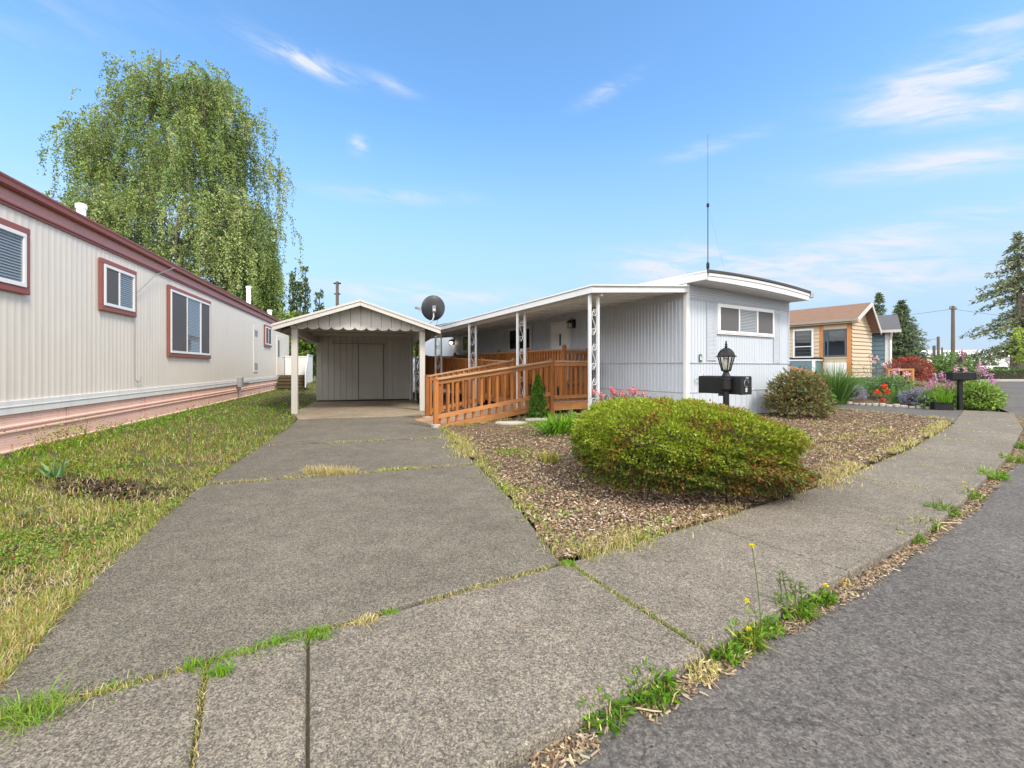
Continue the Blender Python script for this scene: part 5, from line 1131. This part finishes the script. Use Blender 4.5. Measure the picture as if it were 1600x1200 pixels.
flowerplant('rose_bush', gpt(1367, 18.0), 'grey-mauve rose bush with pale blooms before the blue-grey house', 'rose', [(-.2,0,1.45),(.15,.1,1.35),(-.05,0,1.2),(.35,0,1.1),(.0,.1,.95)], 900, .8, 1.1, [(.10,.11,.09),(.14,.10,.12),(.09,.12,.06)], [(.75,.42,.38),(.72,.55,.55)], fl=.07, blob=True, n_f=30)
flowerplant('rose_bush', gpt(1412, 17.2), 'pale pink rose in front of the wooden bench rail', 'rose', [(-.35,0,.85),(-.25,.05,.70),(.1,0,.82),(.2,.05,.8),(-.2,0,.98)], 350, .5, .75, [(.08,.13,.06),(.12,.16,.08)], [(.75,.42,.44),(.8,.6,.58),(.6,.3,.5)], fl=.075, blob=True, n_f=34)
mound('barberry', gpt(1420, 20.0), .82, .7, 1.15, 4600, .09, .032, [(.26,.05,.04),(.19,.04,.035),(.30,.08,.055),(.12,.06,.04)], 'large red-leaved barberry bush behind the garden bench rail', 'shrub', lump=.16, shell=.14, core_k=.65)
# wooden bench rail
b = gpt(1410, 18.3); bn = empty('garden_bench', b, R(16), 'orange wooden railing like the back of a bench in the garden, before the red barberry', 'bench')
m = MB(); m.box(-.85, .62, -.03, .03, .82, .90); m.build('top_rail', M['orangewood'], bn); m = MB(); m.box(-.85, .62, -.02, .02, .35, .42); m.build('lower_rail', M['orangewood'], bn)
for x in (-.8, .55): m = MB(); m.box(x-.05, x+.05, -.045, .045, -.1, .815); m.build('post', M['orangewood'], bn, bevel=.006)
for x in (-.45,-.2,.05,.3): m = MB(); m.box(x-.025, x+.025, -.018, .018, .425, .815); m.build('slat', M['orangewood'], bn)
# second mailbox, small lantern, planter
b = gpt(1500, 13.35); q = empty('mailbox_post', b, R(-10), 'black post carrying the second mailbox among the foxgloves', 'post')
m = MB(); m.box(-.05,.05,-.05,.05,-.1,.86); m.build('upright', M['black'], q, bevel=.006); m = MB(); m.box(-.22,.22,-.06,.06,.86,.885); m.build('arm', M['black'], q)
mailbox('mailbox', b + Vector((.02,0,.89)), R(-8), .60, .24, .22, 'plain black mailbox on its own post among the pink foxgloves')
b = gpt(1502, 14.1); q = empty('lantern', b, 0, 'small dark garden lantern rising behind the second mailbox', 'lantern')
m = MB(); m.tube([(0,0,0),(0,0,1.22)], .03, 8); m.build('post', M['black'], q); m = MB(); m.lathe([(.06,1.22),(.10,1.42),(.0,1.42)], 6); m.build('glass', M['lampglass'], q); m = MB(); m.lathe([(.13,1.42),(.06,1.52),(.02,1.58),(.0,1.6)], 6); m.build('cap', M['black'], q)
b = gpt(1472, 13.45); q = empty('planter', b, R(-14), 'long black planter box in the garden left of the second mailbox post', 'planter')
m = MB(); m.prism([(-.24,-.11,0),(.24,-.11,0),(.24,.11,0),(-.24,.11,0)], (0,0,.22)); m.build('box', M['black'], q, bevel=.01); m = MB(); m.box(-.255,.255,-.125,.125,.20,.225); m.build('rim', M['black'], q, bevel=.005)
strap('iris', b + Vector((.05,.0,.2)), 90, .42, .16, .022, lil, 'bright green blades growing in the black planter box', 'plant', .45, .2)

# ------------------------------------------------------------------ trees
def trunk_and_limbs(o, h, r0, tips, mat, start=.2, bend=.25):
    m = MB(); pts = [(0,0,-.2)] + [(bend*math.sin(k*1.7+h), bend*math.cos(k*2.3), h*k/8) for k in range(1,9)]
    m.tube(pts, [r0*1.15] + [max(.02, r0*(1-k/8.6)) for k in range(1,9)], 10)
    for t in tips:
        t = Vector(t); zb = max(h*start, min(h*.95, t.z - max(1.0, .55*math.hypot(t.x,t.y)))); k = zb/h; b = Vector((bend*math.sin(k*8*1.7+h)*.8, 0, zb)); r = max(.02, r0*.36*(1-k))
        m.tube([b, b.lerp(t,.5)+Vector((0,0,.06*(t-b).length)), t], [r, r*.6, r*.2], 6)
    return m.build('trunk', mat, o, smooth=True)
def birch(loc, label):
    o = empty('weeping_birch', loc, 0, label, 'tree')
    prof = [(3.2,2.6),(5,5.0),(7,5.6),(9,6.0),(11,6.0),(13,5.6),(15,4.6),(16.5,3.4),(18,2.3),(19.2,.8)]
    zs, rs = zip(*prof); cl = []
    for k in range(270):
        z = random.uniform(4.5, 18.2); Rm = np.interp(z, zs, rs); rho = Rm*(.25+.72*random.random()**.55); a = random.uniform(0, 6.283)
        sx = 1.0 + (.10 if math.cos(a) > 0 else 0)*(z < 12); cl.append((max(-5.0, min(4.8, rho*math.cos(a)*(1.12 if math.cos(a) < 0 and z > 7 else .95) - .3*(z < 15))), rho*math.sin(a)*.6, z))
    trunk_and_limbs(o, 17.5, .34, cl[::2], M['birchbark'], .15, .22)
    ps = []; tw = MB()
    for (cx, cy, cz) in cl:
        tone = random.choice([(.16,.215,.07),(.20,.255,.09),(.115,.165,.052),(.24,.28,.12),(.14,.19,.06)])
        for s in range(random.randint(12, 19)):
            x, y, z = cx+random.gauss(0,.62), cy+random.gauss(0,.62), cz+random.gauss(.0,.35); L = random.uniform(.8,2.9)*(1.0 if cz < 15 else .6)
            n = int(L*40); f = np.sort(rnd(n)); sway = random.gauss(0,.12); out = np.array([x,y])/max(.5, math.hypot(x,y))*.35
            arch = np.clip(f*4, 0, 1)
            P = np.stack([x+out[0]*arch+sway*f+RNG.normal(0,.065,n), y+out[1]*arch+RNG.normal(0,.065,n), z+.25*np.sin(np.clip(f*3,0,math.pi))-L*f], 1)
            ps.append(leaves(P, .118*rnd(n,.6,1.2), .078, pal(n, [tone], jit=.22), np.array([[0,0,-1.]]).repeat(n,0)*.8))
        for s in range(2):
            x, y = cx+random.gauss(0,.4), cy+random.gauss(0,.4); tw.tube([(cx,cy,cz),(x,y,cz+.15),(x*1.03,y*1.03,cz-1.6)], [.02,.012,.006], 4, False)
    tw.build('twigs', M['bark'], o); V, Q, C = merge(ps); np_mesh('crown', V, Q, M['leaf'], C, o)
birch(at_px(283, 26.5, .0), 'tall weeping birch with hanging light green foliage behind the cream home')
def conifer(name, loc, h, r, label, cols, layers=26, dens=9, droop=.25, gap=.0, bare=.08, trunk_r=.16, spray=.34, group=None, top=1.0, cat='conifer', irregular=.25, per=9):
    o = empty(name, loc, random.uniform(0,6), label, cat, group); ps = []; m = MB(); m.tube([(0,0,-.3),(.0,.02,h*.5),(0,0,h*.97)], [trunk_r*1.15, trunk_r*.65, .02], 8)
    for k in range(layers):
        f = bare + (1-bare)*(k+.5*random.random())/layers; z = h*f; rr = r*((1-f)**.8*top + (1-top)*math.sin(math.pi*min(1,f*.95+.08))**.6)
        for j in range(dens):
            if random.random() < gap: continue
            a = random.uniform(0,6.283); L = max(.12, rr*random.uniform(1-irregular*1.6, 1+irregular*.5)); n = max(4, int(L*per))
            q = (np.arange(n)+.5)/n; dz = -droop*L*q**1.4 + .12*L*q
            P = np.stack([np.cos(a)*L*q, np.sin(a)*L*q, z+dz], 1); P = np.repeat(P, 3, 0) + RNG.normal(0, .055*(1+L*.25), (n*3,3))
            D = np.stack([np.cos(a)+0*P[:,0], np.sin(a)+0*P[:,0], -.25+0*P[:,0]], 1) + RNG.normal(0,.5,(n*3,3))
            ps.append(leaves(P, spray*rnd(n*3,.6,1.2), spray*.36, pal(n*3, cols, jit=.22), D, .1))
            if L > .7: m.tube([(0,0,z),(math.cos(a)*L*.9,math.sin(a)*L*.9,z+dz[-1])], [.03+.006*L,.008], 4, False)
    m.build('trunk', M['bark'], o); V, Q, C = merge(ps); np_mesh('crown', V, Q, M['leaf'], C, o); return o
DK = [(.030,.060,.024),(.045,.082,.030),(.022,.046,.02),(.06,.10,.035)]
conifer('conifer', at_px(424, 36, 0), 11.0, 1.9, 'dark green conifer right behind the birch at the left', DK, 34, 12, .15, 0, .02, irregular=.3)
conifer('conifer', at_px(402, 38, 0), 9.6, 2.2, 'dark conifer half hidden by the hanging birch branches', DK, 30, 12, .15, 0, .02)
def column(loc, h, r, n, label, gap=.3):
    o = empty('columnar_tree', loc, 0, label, 'tree', 'narrow columnar trees behind the carport'); f = rnd(n)**.9; a = rnd(n,0,6.283)
    rr = r*(.45+.55*np.sin(np.pi*np.clip(f*.9+.08,0,1)))*np.sqrt(rnd(n)); P = np.stack([rr*np.cos(a), rr*np.sin(a), .5+f*(h-.5)], 1); k = (vnoise(P[:,0]*2+P[:,1], P[:,2], 2.2, int(h*7)) > gap) & (P[:,2] < h); P = P[k]; n = len(P)
    V, Q, C = leaves(P, .20*rnd(n,.6,1.2), .12, pal(n, [(.06,.10,.03),(.09,.125,.035),(.04,.07,.024),(.12,.14,.045)], jit=.25), np.array([[0,0,1.]]).repeat(n,0)); np_mesh('crown', V, Q, M['leaf'], C, o)
    m = MB(); m.tube([(0,0,-.2),(0,0,h*.98)], [.14,.03], 6); m.build('trunk', M['bark'], o)
column(at_px(457.5, 40, 0), 9.9, .42, 2400, 'leftmost narrow columnar tree, next to the dark conifer', .32); column(at_px(469, 40, 0), 8.7, .45, 1900, 'shorter columnar tree between the two taller columns', .35); column(at_px(477, 40.6, 0), 10.2, .50, 2300, 'tallest thin gappy columnar tree of the row', .42); column(at_px(499, 40, 0), 8.0, .62, 1700, 'separate short columnar tree standing right of the row', .36)
def broad(loc, h, r, n, label, cols, z0=.0, L=.22, cat='tree', name='leafy_tree', trunk=True):
    o = empty(name, loc, random.uniform(0,6), label, cat); cl = [(random.gauss(0,r*.42), random.gauss(0,r*.42), z0 + (h-z0)*(.15+.8*random.random())) for _ in range(26)]; ps = []
    for c in cl:
        m_ = n//26; d = unit(RNG.normal(size=(m_,3))); P = np.array(c) + d*(r*.36*rnd(m_,.5,1.0)[:,None]); P = P[P[:,2] > .02]; tone = np.array(random.choice(cols)); ps.append(leaves(P, L*rnd(len(P),.6,1.2), L*.55, pal(len(P), [tone], jit=.25), d[:len(P)], .2))
    if trunk: trunk_and_limbs(o, h*.8, max(.05, r*.07), cl[::2], M['bark'], .12, .05)
    V, Q, C = merge(ps); np_mesh('crown', V, Q, M['leaf'], C, o); return o
LG = [(.10,.17,.03),(.14,.21,.04),(.07,.125,.025),(.18,.24,.05)]
broad(at_px(474, 30, 0), 4.6, 1.5, 5200, 'bright green leafy tree seen between the cream home and the carport', LG, .4); broad(at_px(496, 32, 0), 4.3, 1.6, 4000, 'bright green shrubby tree behind the storage room of the carport', LG, .2); broad(at_px(640, 26, 0), 3.6, 1.2, 3600, 'bright green shrub behind the carport at its right', LG, .1); broad(at_px(405, 27.5, 0), 5.4, 1.7, 4200, 'yellow-green bush rising above the far roof of the cream home', [(.20,.26,.06),(.15,.21,.045)], 2.5)
# far conifers and the big spruce
FC = [(.08,.115,.06),(.10,.14,.07),(.06,.09,.05),(.14,.165,.09)]
conifer('conifer', at_px(1374, 52, 0), 9.9, 2.2, 'pointed dark conifer showing above the dark grey roof', FC, 30, 9, .25, .05, .03, irregular=.3); conifer('conifer', at_px(1408, 50, 0), 8.6, 3.0, 'broad conifer right of the blue-grey house', FC, 30, 14, .28, 0, .02, irregular=.28, top=.8)
conifer('spruce', at_px(1592, 47, 0), 15.3, 4.8, 'big ragged spruce with drooping branches at the right edge', [(.15,.175,.10),(.12,.145,.08),(.20,.21,.125),(.09,.11,.06)], 30, 8, .42, .22, .19, .42, .42, top=.62, irregular=.42, per=7)
broad(at_px(1612, 40, 0), 4.6, 1.2, 1500, 'bright yellow-green tree just entering at the right edge', [(.2,.27,.05),(.16,.22,.04)], 1.5)
broad(at_px(1527, 66, 0), 2.9, 2.6, 1500, 'rounded green bush before the white warehouse', [(.07,.11,.04),(.10,.14,.05)], .1, .3, 'bush', 'far_bush', False); broad(at_px(1572, 72, 0), 2.1, 2.4, 900, 'low olive bush beside the trunk of the big spruce', [(.12,.13,.06)], .1, .3, 'bush', 'far_bush', False)
broad(at_px(1471, 24, .3), 1.35, .95, 2000, 'light green fern-like shrub behind the foxgloves', [(.08,.14,.04),(.11,.17,.05)], .1, .13, 'shrub', 'leafy_shrub', False); broad(at_px(1497, 22, .2), 1.65, .8, 2000, 'tall bright shrub behind the small lantern', [(.075,.13,.035),(.10,.16,.045)], .1, .12, 'shrub', 'leafy_shrub', False)
# clipped hedge and far kerb
h0 = Vector((40.5, 41.8, 0)); h1 = Vector((90, 46, 0)); L = (h1-h0).length; a = math.atan2(h1.y-h0.y, h1.x-h0.x)
hd = empty('hedge', h0 + Vector((1,2.2,0)), a, 'long low clipped green hedge beyond the road at the right', 'hedge'); n = 14000; P = np.stack([rnd(n,0,L), RNG.uniform(-.6,.6,n), 1.15*rnd(n)**.6], 1); P[:,2] *= .85+.3*vnoise(P[:,0], P[:,1], .9, 3)
V, Q, C = leaves(P, .17, .10, pal(n, [(.05,.10,.03),(.075,.13,.04),(.10,.16,.05)])); np_mesh('foliage', V, Q, M['leaf'], C, hd); m = MB(); m.box(0, L, -.5, .5, -.1, .9); m.build('branches', M['twig'], hd)
m = MB(); m.prism([(40.3,41.5,-.05),(90,46,-.05),(90,47.2,-.05),(40.3,42.9,-.05)], (0,0,.17)); tag(m.build('far_kerb', M['footing']), kind='structure')
# warehouse, parked trailers, poles
wh = empty('warehouse', (92, 118, 0), R(-4), 'wide white warehouse with low pitched roof far beyond the road', 'warehouse')
m = MB(); m.box(0, 75, 0, 30, -.1, 4.0); m.build('wall', paint('white_metal_wall', (.66,.66,.66), .5, .04, .06), wh); m = MB(); m.prism([(-1,-.8,4.0),(-1,15,6.2),(-1,30.8,4.0)], (77,0,0)); m.build('roof', paint('white_metal_roof', (.70,.72,.75), .5, .04, .06), wh)
for x in (8, 30): m = MB(); m.box(x, x+4, -.05, -.005, 0, 3.2); m.build('loading_door', M['blind'], wh)
def rv(u, Yd, L, label, rz_=0):
    p = at_px(u, Yd, 0); o = empty('camper_trailer', p, rz_, label, 'camper'); m = MB(); m.prism([(0,0,.5),(0,0,2.2),(.3,0,2.5),(L-.5,0,2.5),(L,0,1.7),(L,0,.5)], (0,2.3,0)); m.build('body', M['whitevinyl'], o, bevel=.06)
    for x in (.6, L*.55): m = MB(); m.box(x, x+.9, -.02, -.004, 1.5, 2.0); m.build('window', M['dark'], o)
    m = MB(); m.box(.2, L-.2, -.015, -.003, 1.05, 1.18); m.build('stripe', M['blind'], o)
    for x in (L*.42, L*.55): m = MB(); m.tube([(x,.02,.32),(x,.25,.32)], .32, 14); m.build('wheel', M['black'], o)
rv(1433, 68, 6.6, 'white camper trailer behind the leafy shrubs left of the poles'); rv(1518, 70, 5.6, 'white camper trailer parked left of the big spruce')
c = at_px(1562, 60, 0); o = empty('parked_car', c, 0, 'small white parked car beyond the hedge near the spruce trunk', 'car')
m = MB(); m.prism([(-2.1,0,.35),(-2.1,0,.85),(-1.2,0,1.0),(-.7,0,1.45),(.9,0,1.45),(1.5,0,.95),(2.1,0,.85),(2.1,0,.35)], (0,1.7,0)); m.build('body', M['whitevinyl'], o, bevel=.08); m = MB(); m.prism([(-1.0,-.01,1.02),(-.62,-.01,1.38),(.82,-.01,1.38),(1.25,-.01,1.0)], (0,.005,0)); m.build('window', M['dark'], o)
for x in (-1.3, 1.3): m = MB(); m.tube([(x,-.02,.32),(x,.2,.32)], .32, 14); m.build('wheel', M['black'], o)
def pole(u, Yd, v, label, arm=0, r=.14):
    p = at_px(u, Yd, 0); h = CAMZ+(VH-v)/F*Yd; o = empty('utility_pole', p, R(25), label, 'utility pole'); m = MB(); m.tube([(0,0,-.2),(0,0,h)], [r, r*.72], 8); m.build('shaft', M['polewood'], o)
    if arm:
        m = MB(); m.box(-arm, arm, -.06, .06, h-.45, h-.30)
        for x in (-arm*.9, -arm*.4, arm*.4, arm*.9): m.tube([(x,0,h-.3),(x,0,h-.05)], .05, 6)
        m.build('crossarm', M['polewood'], o)
    return Vector((p.x, p.y, h))
t1 = pole(1489, 60, 478, 'tall utility pole with crossarm right of the broad conifer', .9, .26); t2 = pole(1466, 60, 526, 'dark shorter pole left of the tall utility pole', .0, .22); t3 = pole(1459.5, 56, 540, 'short thick grey pole, leftmost of the pole group', .0, .22); t4 = pole(1472, 64, 543, 'thin short pole between the dark pole and the tall one', .0, .16); t5 = pole(1581, 52, 540, 'grey pole directly left of the big spruce trunk', 0, .2)
t6 = pole(527, 46, 440, 'dark pole with two short crossarms behind the carport roof', .0, .2)
m = MB(); m.box(t6.x-.35, t6.x+.35, 45.9, 46.1, t6.z-.24, t6.z-.12); m.box(t6.x-.3, t6.x+.3, 45.9, 46.1, t6.z-1.3, t6.z-1.2); o = m.build('crossarm', M['black']); par = [x for x in bpy.data.objects if x.get('label','').startswith('dark pole with two')][0]; o.parent = par; o.matrix_parent_inverse = (Matrix.Translation(par.location) @ Matrix.Rotation(R(25), 4, 'Z')).inverted()
def wire(a, b, sag, lab):
    m = MB(); a, b = Vector(a), Vector(b); m.tube([a.lerp(b,f)+Vector((0,0,-sag*4*f*(1-f))) for f in np.linspace(0,1,14)], .018, 4); tag(m.build('power_line', M['black']), lab, 'power line')
wire(t1+Vector((0,0,-.4)), (25, 70, 7.2), .8, 'thin wire from the tall utility pole toward the conifers'); wire(t1+Vector((0,0,-.4)), (90, 62, 7.6), .8, 'thin wire from the tall utility pole toward the big spruce'); wire(t2+Vector((0,0,-.3)), (28, 64, 4.4), .4, 'low wire from the dark shorter pole to the left')
# white home and fence behind the carport
wb = empty('mobile_home', (-5.4, 27.5, 0), R(14), 'white mobile home just showing between carport and porch', 'mobile home')
m = MB(); corr(m, (0,0,0), X, -Y, 0, 4.0, .1, 2.9, .16, .01, 'groove'); m.box(0, 4.0, .012, 9, .1, 2.9); m.build('wall', M['whitevinyl'], wb, fixn=False); m = MB(); m.prism([(-.2,-.3,2.9),(2,-.3,3.3),(4.2,-.3,2.9)], (0,9.5,0)); m.build('roof', M['roofgrey'], wb)
window(wb, (.9,-.012,0), X, -Y, 1.2, 1.3, 2.4, .06, 'tealdark', 'tealdark', (.5,), None, 'glassd')
fn = empty('fence', (-5.3, 21.5, 0), R(16), 'pale blue-grey board fence behind the carport at its right', 'fence'); m = MB(); corr(m, (0,0,0), X, -Y, .0, 3.0, .02, 1.75, .15, .012, 'groove'); m.box(0, 3, .015, .03, .02, 1.75); m.build('boards', M['trailer'], fn, fixn=False)
for x in (0, 1.5, 3.0): m = MB(); m.box(x-.05, x+.05, .031, .12, -.1, 1.8); m.build('post', M['trailer'], fn)
o = empty('ivy', Cf(3.52, 4.5, 0), TH_C, 'ivy climbing the right rear edge of the carport storage room', 'ivy'); n = 420; P = np.stack([RNG.normal(.02,.05,n), RNG.normal(0,.07,n), rnd(n,.05,2.2)], 1); V, Q, C = leaves(P, .07, .05, pal(n, [(.09,.13,.04),(.16,.15,.06),(.06,.09,.03)])); np_mesh('leaves', V, Q, M['leaf'], C, o)
m = MB(); m.tube([(0,0,0),(.02,.02,1.0),(0,-.02,2.1)], .012, 5); m.build('stem', M['bark'], o)

# ------------------------------------------------------------------ sky, sun, camera
SUN_EL, SUN_AZ = R(48), math.atan2(.62, -.62)          # azimuth measured from +y towards +x
world = bpy.data.worlds.new('World'); scene.world = world; world.use_nodes = True
wt = world.node_tree; wn = wt.nodes; wl = wt.links; bg = wn['Background']
sky = wn.new('ShaderNodeTexSky'); sky.sky_type = 'NISHITA'; sky.sun_disc = False; sky.sun_elevation = SUN_EL; sky.sun_rotation = SUN_AZ; sky.air_density = 1.0; sky.dust_density = .6; sky.ozone_density = 2.0
def wm(op, a, b=0.0, c=None):
    nd = wn.new('ShaderNodeMath'); nd.operation = op
    for i, v in enumerate((a, b) if c is None else (a, b, c)):
        if isinstance(v, bpy.types.NodeSocket): wl.new(v, nd.inputs[i])
        else: nd.inputs[i].default_value = v
    return nd.outputs[0]
tcw = wn.new('ShaderNodeTexCoord'); sp = wn.new('ShaderNodeSeparateXYZ'); wl.new(tcw.outputs['Generated'], sp.inputs[0])
az = wm('MULTIPLY', wm('ARCTAN2', sp.outputs[0], sp.outputs[1]), 180/math.pi); el = wm('MULTIPLY', wm('ARCSINE', sp.outputs[2]), 180/math.pi)
def cloud(a0, e0, wa, we, slope, amp):
    da = wm('SUBTRACT', az, a0); de = wm('SUBTRACT', wm('SUBTRACT', el, e0), wm('MULTIPLY', da, slope))
    r2 = wm('ADD', wm('POWER', wm('ABSOLUTE', wm('DIVIDE', da, wa)), 2.0), wm('POWER', wm('ABSOLUTE', wm('DIVIDE', de, we)), 2.0))
    return wm('MULTIPLY', wm('EXPONENT', wm('MULTIPLY', r2, -1.0)), amp)
masks = [cloud(44, 24.5, 6, 1.6, -.08, .95), cloud(44.5, 22.0, 6, 1.2, -.18, .95), cloud(44, 18.1, 7.5, 1.0, -.1, .95), cloud(47, 27.2, 4, .8, -.1, .4), cloud(20, 12.2, 7, 1.9, -.04, .9), cloud(33, 11.2, 12, 1.5, .03, .85), cloud(34, 8.6, 16, 1.6, .0, .95), cloud(-24.2, 31.5, 4.8, .8, -.12, 1.0), cloud(-14.8, 31.0, 2.5, .6, -.2, .5), cloud(-12, 9.0, 16, 1.0, -.03, .75), cloud(-18.6, 24.8, .9, .8, 0, .7), cloud(-14, 20, 8, .8, .02, .35), cloud(12, 30.8, 3.2, .7, .3, .6), cloud(24, 24, 5, .7, .1, .3), cloud(42, 13.2, 7, .8, .05, .5), cloud(-44, 13, 9, 2.6, .1, .6), cloud(-70, 30, 20, 6, .1, .7), cloud(90, 28, 22, 6, .1, .7)]
tot = masks[0]
for k in masks[1:]: tot = wm('ADD', tot, k)
def smooth(x, a, b):
    nd = wn.new('ShaderNodeMapRange'); nd.interpolation_type = 'SMOOTHSTEP'; nd.inputs[1].default_value = a; nd.inputs[2].default_value = b; wl.new(x, nd.inputs[0]); return nd.outputs[0]
deck = wm('MAXIMUM', smooth(el, 44, 58), wm('MULTIPLY', smooth(wm('ABSOLUTE', az), 66, 90), smooth(el, -2, 6)))      # broken cloud deck overhead and behind the camera
mp = wn.new('ShaderNodeCombineXYZ'); wl.new(wm('MULTIPLY', wm('ADD', az, wm('MULTIPLY', el, .6)), .085), mp.inputs[0]); wl.new(wm('MULTIPLY', wm('ADD', el, wm('MULTIPLY', az, .12)), .36), mp.inputs[1])
n1 = wn.new('ShaderNodeTexNoise'); n1.inputs['Scale'].default_value = 1.6; n1.inputs['Detail'].default_value = 9; n1.inputs['Roughness'].default_value = .62; n1.inputs['Distortion'].default_value = .5; wl.new(mp.outputs[0], n1.inputs['Vector'])
st = wn.new('ShaderNodeMapRange'); st.inputs[1].default_value = .40; st.inputs[2].default_value = .72; wl.new(n1.outputs['Fac'], st.inputs[0])
cl = wm('MINIMUM', wm('MULTIPLY', tot, wm('MULTIPLY_ADD', st.outputs[0], 1.75, .14)), .95)
hs = wn.new('ShaderNodeHueSaturation'); hs.inputs['Saturation'].default_value = 1.17; hs.inputs['Hue'].default_value = .496; hs.inputs['Value'].default_value = .92; wl.new(sky.outputs[0], hs.inputs['Color'])
hzm = wn.new('ShaderNodeMix'); hzm.data_type = 'RGBA'; low = wn.new('ShaderNodeMapRange'); low.interpolation_type = 'SMOOTHSTEP'; low.inputs[1].default_value = 30; low.inputs[2].default_value = 2; wl.new(el, low.inputs[0])
wl.new(wm('MULTIPLY', low.outputs[0], .88), hzm.inputs[0]); wl.new(hs.outputs[0], hzm.inputs[6]); hzm.inputs[7].default_value = (1.28, 1.78, 2.50, 1)      # pale lower sky
mx = wn.new('ShaderNodeMix'); mx.data_type = 'RGBA'; wl.new(cl, mx.inputs[0]); wl.new(hzm.outputs[2], mx.inputs[6]); mx.inputs[7].default_value = (2.35, 2.47, 2.72, 1)
mx2 = wn.new('ShaderNodeMix'); mx2.data_type = 'RGBA'; wl.new(wm('MULTIPLY', deck, wm('MULTIPLY_ADD', st.outputs[0], .25, .70)), mx2.inputs[0]); wl.new(mx.outputs[2], mx2.inputs[6]); mx2.inputs[7].default_value = (5.0, 4.75, 4.45, 1)
sky_fill = wm('MULTIPLY', wm('MULTIPLY', smooth(az, -75, -100), smooth(el, 2, 8)), smooth(el, 55, 40))      # unseen bright sky patch, added to lift the side wall under the porch
mx3 = wn.new('ShaderNodeMix'); mx3.data_type = 'RGBA'; wl.new(wm('MULTIPLY', sky_fill, wm('MULTIPLY_ADD', st.outputs[0], .3, .68)), mx3.inputs[0]); wl.new(mx2.outputs[2], mx3.inputs[6]); mx3.inputs[7].default_value = (15, 14.9, 14.8, 1)
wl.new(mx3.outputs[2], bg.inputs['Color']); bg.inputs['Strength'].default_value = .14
sun = bpy.data.lights.new('sun', 'SUN'); sun.energy = 1.5; sun.angle = R(14); sun.color = (1, .92, .80)
so = bpy.data.objects.new('sun', sun); COL.objects.link(so)
sd_ = Vector((math.sin(SUN_AZ)*math.cos(SUN_EL), math.cos(SUN_AZ)*math.cos(SUN_EL), math.sin(SUN_EL))); so.rotation_euler = (-sd_).to_track_quat('-Z', 'Y').to_euler()
cam = bpy.data.cameras.new('camera'); cam.sensor_width = 36; cam.lens = 36*F/1600; cam.shift_y = (VH-600)/1600; cam.clip_end = 4000; cam.clip_start = .05
co = bpy.data.objects.new('camera', cam); COL.objects.link(co); co.location = (0, 0, CAMZ); co.rotation_euler = (R(90), 0, 0); scene.camera = co
vs = scene.view_settings; vs.view_transform = 'Standard'; vs.look = 'None'; vs.gamma = 1; vs.use_curve_mapping = False; vs.exposure = 1.35
scene.cycles.max_bounces = 6; scene.cycles.diffuse_bounces = 3; scene.cycles.glossy_bounces = 3; scene.cycles.transparent_max_bounces = 12; scene.cycles.use_denoising = True
